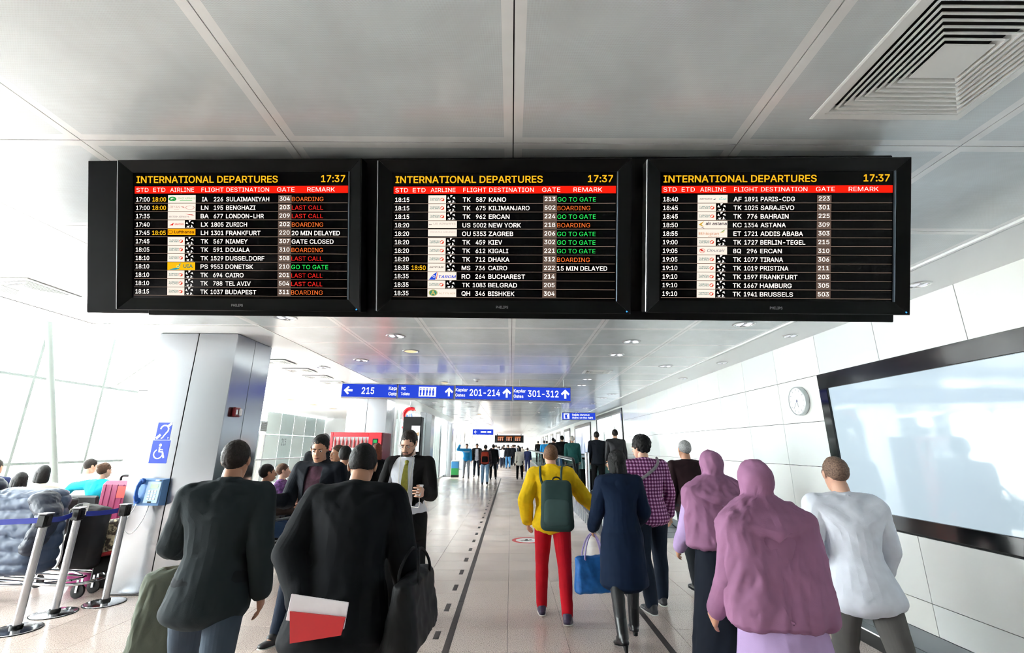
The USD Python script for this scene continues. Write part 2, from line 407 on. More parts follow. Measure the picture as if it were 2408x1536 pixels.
obj('carrier_box', box(-0.745, 2.69, -0.330, 0.345, -0.30, -0.075, 0.004), carrier_paint, carrier)
obj('lower_rail', box(-0.45, 2.69, -0.337, -0.30, -0.28, -0.062, 0.003), carrier_paint, carrier)
for u in (0.1, 1.1, 2.1):
    obj('mounting_plate', box(u - 0.12, u + 0.12, -0.1, 0.1, -0.08, -0.062, 0.002), black_matte, carrier)
# hangers run straight up (in the board's own frame) to the ceiling
Rb = np.stack([BX, BYv, BN], 1)
for u in (0.15, 1.1, 2.05):
    top_local = np.array([u, 0.25, -0.2]); pw = ORG + Rb @ top_local
    up = Rb.T @ np.array([0, 0, HC + 0.005 - pw[2]])
    obj('hanger', rod(top_local, top_local + up, 0.018), black_matte, carrier)
obj('scuff', tube([(-0.60, -0.195, -0.0745), (-0.585, -0.212, -0.0745), (-0.575, -0.222, -0.0745), (-0.56, -0.217, -0.0745)], 0.002, 6), mat('scuff_grey', (120, 126, 136), 0.7), carrier)

W_, K_, R_, G_, O_, Y_ = 'w', 'k', 'r', 'g', 'o', 'y'
TXT = 1.0
txt = dict(w=glow('text_white', (252, 244, 234), 1.05), r=glow('text_red', (232, 40, 34), 0.9), g=glow('text_green', (40, 236, 96), 0.9), o=glow('text_orange', (242, 112, 46), 0.9), y=glow('text_yellow', (250, 184, 30), 0.9))
bar_red = glow('bar_red', (250, 30, 14), 0.95)
rule_col = glow('rule_buff', (170, 146, 130), 0.5)
gate_col = glow('gate_taupe', (104, 86, 76), 0.85)
logo_white = glow('logo_white', (250, 234, 220), 0.9)
inks = {}
def ink(rgb):
    k = 'ink_%02x%02x%02x' % rgb
    if k not in inks: inks[k] = glow(k, rgb, 0.9)
    return inks[k]
SW, SH = 0.91, 0.5146
S = SW / 2005.0                            # metres per unit of the 2005 x 1132 layout
def sx(x): return (x - 205) * S - SW / 2
def sy(y): return SH / 2 - (y - 178) * S
def star_mark(cx, cy, r):
    out = []
    for k in range(5):
        a = math.pi / 2 + k * 2 * math.pi / 5
        tip = np.array([math.cos(a + .5), math.sin(a + .5)]) * 0.42; b1 = np.array([math.cos(a - .35), math.sin(a - .35)]); b2 = np.array([math.cos(a + .28), math.sin(a + .28)])
        P = np.array([tip, b1, b2]) * r + [cx, cy]
        e1, e2 = P[1] - P[0], P[2] - P[0]
        if e1[0] * e2[1] - e1[1] * e2[0] < 0: P = P[::-1]
        out.append(moved(poly(P, 0.0006), (0, 0, 0.0012)))
    return out
def disc(cx, cy, r, z=0.0012, ry=None, n=24, ring=None):
    t = np.arange(n) * 2 * np.pi / n; ry = ry or r
    P = np.stack([cx + r * np.cos(t), cy + ry * np.sin(t)], 1)
    if ring:
        cs = CrossSection([P]) - CrossSection([np.stack([cx + ring * r * np.cos(t), cy + ring * ry * np.sin(t)], 1)])
        return moved(Manifold.extrude(cs, 0.0006), (0, 0, z))
    return moved(poly(P, 0.0006), (0, 0, z))
def flat(P, z=0.0012):
    P = np.asarray(P, float)
    if np.sum(P[:, 0] * np.roll(P[:, 1], -1) - P[:, 1] * np.roll(P[:, 0], -1)) < 0: P = P[::-1]
    return moved(poly(P, 0.0006), (0, 0, z))
def L(s, h, x, y, width=None, bold=False, anchor='l', slant=0.0, z=0.0006, stretch=1.2):
    return lettering(s, h * S, None if width is None else width * S, bold, anchor, stretch, (sx(x), sy(y), z), 0.0006, slant)

def logo(parent, kind, y, half):
    """The airline mark in one row; y is the centre of the row."""
    top, bot = y - 38, y + 37
    x1 = 690 if half else 790
    if kind == 'lufthansa': obj('logo_tile', flat([(sx(528), sy(top + 2)), (sx(x1), sy(top + 2)), (sx(x1), sy(bot - 16)), (sx(528), sy(bot - 16))], 0.0004), ink((252, 166, 14)), parent, smooth=False)
    elif kind == 'uia': obj('logo_tile', flat([(sx(528), sy(top)), (sx(x1), sy(top)), (sx(x1), sy(bot)), (sx(528), sy(bot))], 0.0004), ink((250, 186, 22)), parent, smooth=False)
    elif kind in ('usair', 'croatia'): obj('logo_tile', flat([(sx(528), sy(top)), (sx(x1), sy(top)), (sx(x1), sy(bot - 12)), (sx(528), sy(bot - 12))], 0.0004), logo_white, parent, smooth=False)
    else: obj('logo_tile', flat([(sx(528), sy(top)), (sx(x1), sy(top)), (sx(x1), sy(bot)), (sx(528), sy(bot))], 0.0004), logo_white, parent, smooth=False)
    add = lambda m, c: obj('logo_mark', m, ink(c), parent, smooth=False)
    if kind == 'turkish':
        add([L('TURKISH', 11, 542, y - 4, 92, True), L('AIRLINES', 11, 542, y + 10, 92, True)], (40, 120, 116))
        add([disc(sx(656), sy(y), 18 * S, ry=15 * S, ring=0.0001)], (218, 62, 40))
        obj('logo_mark', [disc(sx(651), sy(y + 2), 9 * S, 0.0022, ry=8 * S), flat([(sx(648), sy(y - 8)), (sx(668), sy(y - 10)), (sx(660), sy(y + 2))], 0.0022)], logo_white, parent, smooth=False)
    elif kind == 'iraqi':
        add([disc(sx(572), sy(y - 2), 36 * S, ry=20 * S, ring=0.55), flat([(sx(555), sy(y + 4)), (sx(590), sy(y - 10)), (sx(586), sy(y + 6))])], (24, 150, 62))
        add([L('IRAQI AIRWAYS', 16, 620, y + 0, 165, slant=.2), flat([(sx(642), sy(y + 10)), (sx(758), sy(y + 10)), (sx(758), sy(y + 15)), (sx(642), sy(y + 15))])], (70, 180, 96))
    elif kind == 'libyan':
        add([L('LIBYAN', 22, 532, y + 4, 108), L('AIRLINES', 8, 588, y + 22, 46)], (196, 150, 140))
        add([flat([(sx(650), sy(y - 8)), (sx(690), sy(y + 6)), (sx(676), sy(y - 10))]), disc(sx(738), sy(y), 42 * S, ry=18 * S, ring=.88)], (206, 140, 130))
    elif kind == 'ba':
        add([L('BRITISH AIRWAYS', 15, 540, y + 14, 190)], (120, 112, 116))
        add([flat([(sx(690), sy(y - 18)), (sx(760), sy(y - 14)), (sx(782), sy(y + 2)), (sx(764), sy(y - 6)), (sx(742), sy(y - 10))])], (196, 60, 52))
    elif kind == 'swiss':
        add([flat([(sx(545), sy(y + 10)), (sx(585), sy(y - 14)), (sx(578), sy(y + 10))]), L('SWISS', 15, 592, y + 6, 86, True, slant=.2)], (222, 52, 44))
    elif kind == 'lufthansa':
        add([L('Lufthansa', 24, 590, y + 4, 188, True), disc(sx(554), sy(y - 8), 22 * S, ry=18 * S, ring=.86)], (92, 52, 10))
    elif kind == 'uia':
        add([L('UIA', 30, 680, y + 12, 88, True)], (46, 120, 116))
        add([flat([(sx(545), sy(y + 30)), (sx(620), sy(y + 10)), (sx(655), sy(y - 34)), (sx(640), sy(y + 24)), (sx(600), sy(y + 32))])], (40, 150, 170))
        obj('logo_mark', disc(sx(630), sy(y + 2), 15 * S, 0.0022, ring=.55), ink((250, 224, 90)), parent, smooth=False)
    elif kind == 'usair':
        add([L('US AIRWAYS', 18, 578, y - 4, 200), flat([(sx(536), sy(y - 10)), (sx(562), sy(y - 10)), (sx(562), sy(y - 2)), (sx(536), sy(y - 2))])], (176, 160, 152))
    elif kind == 'croatia':
        add([L('CROATIA AIRLINES', 16, 548, y - 6, 230)], (196, 184, 176))
    elif kind == 'egypt':
        add([L('EGYPTAIR', 14, 545, y + 2, 124, True, slant=.35)], (52, 50, 56))
    elif kind == 'tarom':
        add([flat([(sx(540), sy(y + 32)), (sx(575), sy(y - 10)), (sx(612), sy(y - 38)), (sx(598), sy(y + 32))]), L('TAROM', 24, 622, y + 16, 158, True, slant=.3)], (34, 72, 208))
        obj('logo_mark', [disc(sx(586), sy(y + 2), 12 * S, 0.0022, ring=.6)], logo_white, parent, smooth=False)
        add([flat([(sx(604), sy(y + 26)), (sx(620), sy(y - 36)), (sx(624), sy(y - 36)), (sx(610), sy(y + 26))])], (220, 70, 50))
    elif kind == 'altyn':
        add([disc(sx(580), sy(y - 4), 40 * S, ry=29 * S)], (70, 140, 110))
        obj('logo_mark', [disc(sx(580), sy(y - 4), 38 * S, 0.0022, ry=27 * S, ring=.9), L('A', 34, 580, y + 12, 38, True, 'c', z=0.0022)], ink((226, 196, 96)), parent, smooth=False)
        add([L('ALTYN AIR', 16, 632, y + 8, 150)], (206, 178, 150))
    elif kind == 'airfrance':
        add([L('AIRFRANCE', 11, 544, y + 4, 112, True), flat([(sx(662), sy(y + 6)), (sx(690), sy(y - 6)), (sx(680), sy(y + 6))])], (76, 70, 84))
        add([L('KLM', 12, 716, y + 6, 60, True), flat([(sx(728), sy(y - 12)), (sx(746), sy(y - 12)), (sx(737), sy(y - 18))])], (110, 206, 196))
    elif kind == 'astana':
        add([flat([(sx(538), sy(y - 2)), (sx(588), sy(y - 36)), (sx(562), sy(y - 2)), (sx(588), sy(y + 20))])], (204, 164, 60))
        add([flat([(sx(545), sy(y + 14)), (sx(590), sy(y + 34)), (sx(580), sy(y + 24))])], (120, 110, 120))
        add([L('air astana', 26, 600, y + 0, 184, True)], (44, 44, 60))
    elif kind == 'ethiopian':
        add([L('Ethiopian', 24, 540, y + 12, 176), L('AIRLINES', 9, 622, y + 30, 96)], (200, 130, 80))
        add([flat([(sx(722), sy(y - 6)), (sx(770), sy(y - 36)), (sx(762), sy(y - 22))])], (90, 150, 60))
        add([flat([(sx(722), sy(y - 2)), (sx(768), sy(y - 22)), (sx(754), sy(y - 10))])], (226, 190, 60))
    elif kind == 'onur':
        add([disc(sx(572), sy(y), 24 * S, ry=20 * S, ring=.88), flat([(sx(548), sy(y - 14)), (sx(564), sy(y - 18)), (sx(592), sy(y + 8)), (sx(562), sy(y + 4))])], (206, 60, 52))
        add([L('Onurair', 26, 612, y + 10, 154, slant=.3)], (106, 110, 120))
    if half:
        obj('alliance_star', star_mark(sx(738), sy(y - 4), 36 * S) + [L('STAR ALLIANCE', 5, 738, y + 32, 76, anchor='c')], txt['w'], parent, smooth=False)

AB = dict(zip('ABCDEFGHIJKLMNOPQRSTUVWXYZ', [722, 722, 722, 722, 667, 611, 778, 722, 278, 556, 722, 611, 833, 722, 778, 667, 778, 722, 667, 611, 722, 667, 944, 667, 667, 611]))
AR = dict(zip('ABCDEFGHIJKLMNOPQRSTUVWXYZ', [667, 667, 722, 722, 667, 611, 778, 722, 278, 500, 667, 556, 833, 722, 778, 667, 778, 722, 667, 611, 722, 667, 944, 667, 667, 611]))
def wid(s, t, k=0.0527): return sum(t.get(c, {' ': 278, '-': 333, ':': 333}.get(c, 556)) for c in s) * k
def row(parent, y, std, etd, code, num, dest, gate, remark, rc, mark, half):
    obj('departure_time', L(std, 38, 225, y + 20, 130, True), txt['w'], parent, smooth=False)
    obj('flight_code', L(code, 38, 877, y + 20, wid(code, AB), True, 'c'), txt['w'], parent, smooth=False)
    obj('flight_number', L(num, 38, 1050 if len(num) < 4 else 1056, y + 20, wid(num, AB), True, 'r'), txt['w'], parent, smooth=False)
    obj('destination', L(dest, 38, 1078, y + 20, wid(dest, AB), True), txt['w'], parent, smooth=False)
    if etd: obj('estimated_time', L(etd, 38, 380, y + 20, 130, True), txt['y'], parent, smooth=False)
    obj('gate_tile', flat([(sx(1565), sy(y - 34)), (sx(1688), sy(y - 34)), (sx(1688), sy(y + 33)), (sx(1565), sy(y + 33))], 0.0004), gate_col, parent, smooth=False)
    obj('gate_number', L(gate, 36, 1626, y + 15, 96, True, 'c'), txt['w'], parent, smooth=False)
    if remark: obj('remark', L(remark, 38, 1693, y + 20, wid(remark, AR, .0545), rc == 'w'), txt[rc], parent, smooth=False)
    obj('row_rule', flat([(sx(212), sy(y + 34)), (sx(2205), sy(y + 34)), (sx(2205), sy(y + 38)), (sx(212), sy(y + 38))], 0.0008), rule_col, parent, smooth=False)
    logo(parent, mark, y, half)

def monitor(u, v, label, rows, reflect_mark, sc=1.0):
    t = thing('departure_monitor', label, 'monitor', M=board_M(u, v, 0) @ np.diag([sc, sc, 1, 1]))
    ow, oh, iw, ih = 0.515, 0.3125, SW / 2 + 0.004, SH / 2 + 0.004
    rails = [([(-ow, oh), (ow, oh), (iw, ih), (-iw, ih)]), ([(ow, oh), (ow, -oh), (iw, -ih), (iw, ih)]), ([(ow, -oh), (-ow, -oh), (-iw, -ih), (iw, -ih)]), ([(-ow, -oh), (-ow, oh), (-iw, ih), (-iw, -ih)])]
    for P in rails:
        P = np.array(P); c = P.mean(0); P = c + (P - c) * [0.9985, 0.9985]
        v_ = [(*P[0], 0.012), (*P[1], 0.012), (*P[2], 0.004), (*P[3], 0.004), (*P[0], -0.05), (*P[1], -0.05), (*P[2], -0.05), (*P[3], -0.05)]
        m0 = (P[0] * .93 + P[3] * .07); m1 = (P[1] * .93 + P[2] * .07)
        v_ += [(*m0, 0.018), (*m1, 0.018)]
        obj('bezel_rail', hullpts(v_), bezel_plastic, t, smooth=20)
    obj('housing', box(-0.508, 0.508, -0.305, 0.305, -0.06, -0.012, 0.006), bezel_plastic, t)
    obj('chrome_edge', [box(-ow - 0.003, -ow + 0.003, -oh + .004, oh - .004, -0.05, 0.017, 0.002)], alu, t)
    obj('inner_edge', [box(iw - 0.001, iw + 0.004, -ih, ih, -0.005, 0.008, 0.001)], mat('inner_edge_grey', (96, 110, 122), 0.3, .6), t)
    s = obj('screen', box(-SW / 2 - .004, SW / 2 + .004, -SH / 2 - .004, SH / 2 + .004, -0.012, 0.0), screen_face, t, smooth=False)
    obj('title', [L('INTERNATIONAL DEPARTURES', 60, 226, 262, 1334, True), L('17:37', 60, 1960, 260, 222, True)], txt['y'], s, smooth=False)
    obj('header_bar', flat([(sx(210), sy(294)), (sx(2208), sy(294)), (sx(2208), sy(360)), (sx(210), sy(360))], 0.0004), bar_red, s, smooth=False)
    obj('header_lettering', [L('STD', 38, 226, 346, 116), L('ETD', 38, 386, 346, 116), L('AIRLINE', 38, 549, 346, 226), L('FLIGHT', 38, 845, 346, 208), L('DESTINATION', 38, 1080, 346, 400), L('GATE', 38, 1554, 346, 162), L('REMARK', 38, 1834, 346, 254)], txt['w'], s, smooth=False)
    for i, r in enumerate(rows): row(s, 413 + 76.9 * i, *r)
    obj('maker_lettering', lettering('PHILIPS', 0.0098, 0.049, True, 'c', at=(0, -0.2935, 0.0125), depth=0.0012), mat('maker_grey', (150, 152, 154), 0.4, .5), t, smooth=False)
    obj('power_light', moved(lathe([(0.0001, 0.004), (0.003, 0.003), (0.0042, 0.0), (0.0001, -0.001)], 12), (0.499, -0.302, 0.014)), glow('power_blue', (60, 160, 255), 6.0), t)
    return t
T1 = ('turkish', True)
def tk(std, num, dest, gate, rem=None, rc=None): return (std, None, 'TK', num, dest, gate, rem, rc, 'turkish', True)
B_, LC, GG = ('BOARDING', 'o'), ('LAST CALL', 'r'), ('GO TO GATE', 'g')
left_rows = [('17:00', '18:00', 'IA', '226', 'SULAIMANIYAH', '304', *B_, 'iraqi', False), ('17:00', '18:00', 'LN', '195', 'BENGHAZI', '203', *LC, 'libyan', False),
    ('17:35', None, 'BA', '677', 'LONDON-LHR', '209', *LC, 'ba', False), ('17:40', None, 'LX', '1805', 'ZURICH', '202', *B_, 'swiss', True),
    ('17:45', '18:05', 'LH', '1301', 'FRANKFURT', '220', '20 MIN DELAYED', 'w', 'lufthansa', False), tk('17:45', '567', 'NIAMEY', '307', 'GATE CLOSED', 'w'), tk('18:05', '591', 'DOUALA', '310', *B_),
    tk('18:10', '1529', 'DUSSELDORF', '308', *LC), ('18:10', None, 'PS', '9553', 'DONETSK', '210', *GG, 'uia', False), tk('18:10', '694', 'CAIRO', '201', *LC), tk('18:10', '788', 'TEL AVIV', '504', *LC), tk('18:15', '1037', 'BUDAPEST', '311', *B_)]
mid_rows = [tk('18:15', '587', 'KANO', '213', *GG), tk('18:15', '675', 'KILIMANJARO', '502', *B_), tk('18:15', '962', 'ERCAN', '224', *GG), ('18:20', None, 'US', '5002', 'NEW YORK', '218', *B_, 'usair', False),
    ('18:20', None, 'OU', '5353', 'ZAGREB', '206', *GG, 'croatia', False), tk('18:20', '459', 'KIEV', '302', *GG), tk('18:20', '612', 'KIGALI', '221', *GG), tk('18:20', '712', 'DHAKA', '312', *B_),
    ('18:35', '18:50', 'MS', '736', 'CAIRO', '222', '15 MIN DELAYED', 'w', 'egypt', True), ('18:35', None, 'RO', '264', 'BUCHAREST', '214', None, None, 'tarom', False), tk('18:35', '1083', 'BELGRAD', '205'), ('18:35', None, 'QH', '346', 'BISHKEK', '304', None, None, 'altyn', False)]
right_rows = [('18:40', None, 'AF', '1891', 'PARIS-CDG', '223', None, None, 'airfrance', False), tk('18:45', '1025', 'SARAJEVO', '301'), tk('18:45', '776', 'BAHRAIN', '225'), ('18:50', None, 'KC', '1354', 'ASTANA', '309', None, None, 'astana', False),
    ('18:55', None, 'ET', '1721', 'ADDIS ABABA', '303', None, None, 'ethiopian', False), tk('19:00', '1727', 'BERLIN-TEGEL', '215'), ('19:05', None, '8Q', '296', 'ERCAN', '310', None, None, 'onur', False), tk('19:05', '1077', 'TIRANA', '306'),
    tk('19:10', '1019', 'PRISTINA', '211'), tk('19:10', '1597', 'FRANKFURT', '203'), tk('19:10', '1667', 'HAMBURG', '305'), tk('19:10', '1941', 'BRUSSELS', '503')]
monitor(0.0, 0.0, 'left departures monitor whose first row reads SULAIMANIYAH', left_rows, 1, 1.012)
monitor(1.104, -0.002, 'middle departures monitor whose first row reads KANO', mid_rows, 0)
monitor(2.186, 0.0, 'right departures monitor whose first row reads PARIS-CDG', right_rows, 0, 0.985)
# ------------------------------------------------------------------ air diffusers in the ceiling
vent_white = mat('vent_white', (216, 219, 217), 0.35)
def sq_ring(ax, ay, prof):
    """A square ring: prof = closed list of (outward offset, z)."""
    n = len(prof); v, f = [], []
    for sx_, sy_ in ((-1, -1), (1, -1), (1, 1), (-1, 1)):
        v += [(sx_ * (ax + o), sy_ * (ay + o), z) for o, z in prof]
    for k in range(4):
        q = (k + 1) % 4
        for i in range(n):
            j = (i + 1) % n
            f += [[k * n + i, q * n + i, q * n + j], [k * n + i, q * n + j, k * n + j]]
    return np.array(v, float), np.array(f)[:, ::-1]
def diffuser(d, label, rings=8, group=None):
    x0, x1, y0, y1 = d; ax, ay = (x1 - x0) / 2, (y1 - y0) / 2
    t = thing('air_diffuser', label, 'vent', ((x0 + x1) / 2, (y0 + y1) / 2, HC), group=group)
    obj('vent_frame', sq_ring(ax, ay, [(0, -0.004), (0, 0.002), (-0.008, 0.004), (-0.034, -0.002), (-0.034, -0.008), (-0.006, -0.007)]), vent_white, t, smooth=20)
    cx_, cy_ = 0.078 * ax / 0.28, 0.068 * ay / 0.275
    obj('centre_plate', box(-cx_, cx_, -cy_, cy_, -0.006, -0.003, 0.001), vent_white, t)
    for k in range(rings):
        q = (k + 0.55) / rings
        rx, ry = cx_ + (ax - 0.034 - cx_) * q, cy_ + (ay - 0.034 - cy_) * q
        p = (ax - 0.034 - cx_) / rings
        obj('louvre_ring', sq_ring(rx, ry, [(0.08 * p, -0.007), (0.42 * p, -0.007), (0.42 * p, -0.003), (-0.42 * p, 0.72 * p), (-0.50 * p, 0.70 * p)]), vent_white, t, smooth=False)
    obj('duct', [box(-ax + .02, ax - .02, -ay + .02, ay - .02, 0.10, 0.11), box(-ax + .02, -ax + .03, -ay + .02, ay - .02, 0.003, 0.11), box(ax - .03, ax - .02, -ay + .02, ay - .02, 0.003, 0.11), box(-ax + .02, ax - .02, -ay + .02, -ay + .03, 0.003, 0.11), box(-ax + .02, ax - .02, ay - .03, ay - .02, 0.003, 0.11)], gap_black, t, smooth=False)
    return t
diffuser(DIFF_R, 'large square air diffuser with nested louvres at the top right of the ceiling')
diffuser(DIFF_L, 'square air diffuser at the left end of the ceiling, left of the departure monitors', 6)
diffuser(DIFF_M, 'small slatted air diffuser in the ceiling ahead, above the gates 301-312 sign', 5)
for k, y in enumerate((7.55, 8.45, 9.3, 10.2)):
    t = diffuser((-4.25, -3.75, y, y + 0.45), 'pale diffuser in the left soffit, ' + ('nearest', 'second', 'third', 'farthest')[k] + ' of four', 4)
    t.GetAttribute('xformOp:translate').Set(Gf.Vec3d(-4.0, y + .22, HS - 0.012))

# ------------------------------------------------------------------ recessed downlights
trim_metal = mat('trim_metal', (206, 208, 208), 0.25, 0.7)
reflector_metal = mat('reflector_metal', (205, 207, 210), 0.12, 1.0)
lamp_cool = glow('lamp_cool', (244, 246, 255), 1.0)
lamp_dim = glow('lamp_dim', (240, 244, 250), 0.8)
lamp_warm = glow('lamp_warm', (255, 224, 172), 1.0)
def downlight(loc, label, group=None, warm=False, r=0.1, dim=False):
    t = thing('recessed_downlight', label, 'ceiling light', loc, group=group)
    obj('trim_ring', lathe([(r * .86, 0.004), (r * .90, -0.006), (r * 1.06, -0.005), (r * 1.10, 0.0), (r * .86, 0.004)], 32), trim_metal, t)
    if warm:
        obj('lamp', lathe([(0.0008, -0.016), (r * .5, -0.013), (r * .86, -0.002), (r * .86, 0.004)], 28), lamp_warm, t)
    else:
        obj('reflector', lathe([(r * .88, 0.0), (r * .80, 0.012), (r * .55, 0.022), (0.0008, 0.026)], 28), reflector_metal, t)
        for s in (-1, 1):
            m = moved(lathe([(0.0006, -0.012), (0.5, -0.010), (0.92, 0.0), (1.0, 0.012)], 10), (s * r * .42, 0, 0.0), s=(r * .36, r * .6, 1))
            obj('lamp', m, lamp_dim if dim else lamp_cool, t)
        obj('divider', box(-0.004, 0.004, -r * .8, r * .8, -0.008, 0.02, 0.001), trim_metal, t)
    return t
z = HC - 0.002
DL = [((-2.22, 4.36), 'round downlight half hidden under the left departures monitor', 0), ((-1.32, 5.12), 'round downlight under the gap between the left and middle monitors', 0), ((-2.2, 6.68), 'round downlight over the left-arrow end of the gate 215 sign', 0),
      ((2.34, 4.5), 'large round downlight under the right departures monitor', 0), ((1.41, 5.32), 'round downlight under the gap between the middle and right monitors', 0), ((1.41, 6.13), 'round downlight just beyond another, above the right end of the gates sign', 0),
      ((2.36, 7.01), 'round downlight midway between the gates 301-312 sign and the right wall', 0), ((1.4, 8.5), 'small round downlight just past the slatted diffuser near the gates 301-312 sign', 0), ((1.42, 9.36), 'small downlight right beside the right end of the gates 301-312 sign', 0), ((2.36, 10.96), 'small downlight above the stand-on-the-right sign', 0)]
for (x, y), lab, w in DL: downlight((x, y, z), lab)
downlight((-1.33, 5.99, z), 'lit warm yellow round downlight, nearest of the warm ones', warm=True)
downlight((-1.31, 9.12, z), 'bright warm downlight glaring over the toilets arrow of the blue sign', warm=True)
downlight((-3.02, 7.36, z), 'pale lit downlight left of the gate 215 sign', dim=False)
for k, (y, lab) in enumerate(((3.26, 'small spotlight in the right border strip beside the right monitor'), (4.92, 'small spotlight in the right border strip below the right monitor'), (6.62, 'small spotlight in the right border strip, third along the white wall'), (8.2, 'small spotlight in the right border strip, fourth along the white wall'))):
    downlight((3.05, y, HC - 0.014), lab, r=0.07, dim=True)
protoF = downlight((1.44, 11.9, z), 'small far downlight in one of the two rows along the concourse ceiling', 'far downlights along the concourse ceiling')
for x in (-1.3, 1.44, 2.36, -2.2):
    for y in (11.9, 13.5, 15.0, 16.8, 18.5, 20.8, 23.2, 26, 29, 33, 38):
        if (x, y) != (1.44, 11.9): copy_of(protoF, (x, y, z))
for y, q in ((18.3, 'third warm downlight down the concourse, beyond the blue gates sign'), (27.5, 'fourth warm downlight, far down the concourse ceiling'), (35, 'farthest warm downlight, above the far departures board')):
    downlight((-1.24, y, z), q, None, True)
for y, q in ((14.6, 'nearest'), (16.4, 'middle'), (18.2, 'farthest')):
    downlight((-6.9, y, HS - 0.002), q + ' of three warm lamps in the low ceiling before gate 215', None, True, r=0.14)
# smoke detectors
def detector(loc, label, group=None):
    t = thing('smoke_detector', label, 'smoke detector', loc, group=group)
    obj('detector_base', lathe([(0.0008, 0), (0.055, 0), (0.055, -0.012), (0.045, -0.02), (0.0008, -0.02)], 24), white_paint, t)
    obj('detector_dome', lathe([(0.034, -0.02), (0.034, -0.034), (0.02, -0.048), (0.0008, -0.05)], 20), white_paint, t)
detector((-0.66, 8.66, HC), 'small white smoke detector on the ceiling above the gates 201-214 sign')
detector((0.55, 13.2, HC), 'small white smoke detector on the ceiling beyond the gates 201-214 sign')
detector((1.0, 17.0, HC), 'smoke detector farther along the ceiling toward the stand-on-the-right sign')

# ------------------------------------------------------------------ blue wayfinding signs
sign_blue = glow('sign_blue', (42, 70, 206), 0.95)
sign_pale = glow('sign_pale', (92, 130, 250), 1.1)
sign_white = glow('sign_white', (246, 248, 255), 1.5)
sign_frame = mat('sign_frame', (168, 172, 182), 0.3, 0.6)
def arrow(x, y, s, ang, w=0.24):
    """A rounded-looking arrow of size s centred at x, y; ang 90 points up."""
    P = [(-.5, -w / 2), (.12, -w / 2), (-.12, -.36), (.06, -.5), (.56, 0), (.06, .5), (-.12, .36), (.12, w / 2), (-.5, w / 2)]
    a = math.radians(ang); R_ = np.array([[math.cos(a), -math.sin(a)], [math.sin(a), math.cos(a)]])
    return flat(np.array(P) @ R_.T * s + [x, y], 0.001)
def sign_local(loc, tilt=0.0):
    M = np.eye(4); M[:3, :3] = roty(tilt) @ rotx(math.pi / 2); M[:3, 3] = loc     # local x along, local y up, local z toward the viewer (-y)
    return M
def SL(s, h, x, y, width=None, bold=True, anchor='l'): return lettering(s, h, width, bold, anchor, 1.0, (x, y, 0.001), 0.0006)
def sign_box(x0, x1, yw, zc, h, label, content, tilt=0.012):
    w = x1 - x0; xm = (x0 + x1) / 2
    t = thing('hanging_sign', label, 'sign', M=sign_local((xm, yw, zc - tilt * (xm + 1.0)), tilt))
    obj('sign_case', box(-w / 2, w / 2, -h / 2 - .02, h / 2 + .02, -0.14, -0.004, 0.004), sign_frame, t)
    f_ = obj('sign_face', flat([(-w / 2 + .012, -h / 2), (w / 2 - .012, -h / 2), (w / 2 - .012, h / 2), (-w / 2 + .012, h / 2)], 0.0), sign_blue, t, smooth=False)
    for m, ma in content(w, h): obj('lettering' if ma is sign_white else 'pictogram', m, ma, f_, smooth=False)
    for s in (-.38, .38):
        obj('suspension_wire', rod((s * w, h / 2 + .015, -.07), (s * w, HC - zc + 0.03, -.07), 0.004, n=6), alu, t)
    return t
YS_ = 8.6
def c1(w, h): return [(arrow(-w * .37, 0, .155, 180), sign_white), (SL('215', .115, -.02, -.058, .235, True, 'c'), sign_white), (SL('Kapı', .058, w * .35, .022, .15, True, 'l'), sign_white), (SL('Gate', .058, w * .35, -.078, .155, True, 'l'), sign_white)]
def person_icon(x, y, s):
    return [disc(x, y + s * .42, s * .1, 0.0022, n=12), flat([(x - s * .14, y - s * .1), (x + s * .14, y - s * .1), (x + s * .12, y + s * .28), (x - s * .12, y + s * .28)], 0.0022), flat([(x - s * .1, y - s * .5), (x + s * .1, y - s * .5), (x + s * .1, y - s * .1), (x - s * .1, y - s * .1)], 0.0022)]
def c2(w, h):
    out = [(SL('WC', .055, -w * .44, .024, .085), sign_white), (SL('Toilets', .048, -w * .44, -.07, .165), sign_white), (arrow(w * .41, 0, .155, 90), sign_white)]
    out.append((flat([(-.13, -.09), (.19, -.09), (.19, .09), (-.13, .09)], 0.001), sign_white))
    pic = []
    for k in range(5): pic += person_icon(-.095 + .058 * k, -.005, .13)
    out.append((pic, sign_blue)); return out
def c3(text, wide):
    def c(w, h): return [(SL('Kapılar', .055, -w * .49, .02, .225), sign_white), (SL('Gates', .052, -w * .49, -.076, .18), sign_white), (SL(text, .115, -w * .245, -.055, w * wide), sign_white), (arrow(w * .40, 0, .16, 90), sign_white)]
    return c
sign_box(-3.15, -2.115, YS_, 2.555, 0.235, 'hanging blue lit sign with a left arrow reading 215 Kapı Gate', c1)
sign_box(-2.105, -1.06, YS_, 2.555, 0.235, 'hanging blue lit sign reading WC Toilets with white pictograms', c2)
sign_box(-1.045, 0.02, YS_, 2.555, 0.235, 'hanging blue lit sign reading Kapılar Gates 201-214', c3('201-214', .53))
sign_box(0.03, 1.10, YS_, 2.555, 0.235, 'hanging blue lit sign reading Kapılar Gates 301-312', c3('301-312', .53))
def c5(w, h): return [(SL('Sağda durunuz', .058, -w * .2, .02, w * .52), sign_white), (SL('Stand on the right', .058, -w * .2, -.075, w * .62), sign_white), (flat([(-w * .45, -.09), (-w * .28, -.09), (-w * .28, .09), (-w * .45, .09)], 0.001), sign_white), ([flat([(-w * .40, -.08), (-w * .34, -.08), (-w * .35, .03), (-w * .31, .07), (-w * .42, .05)], 0.0022)], sign_blue)]
sign_box(1.72, 2.86, 16.0, 2.60, 0.22, 'small blue hanging sign reading Stand on the right over the moving walkway', c5, 0.0)
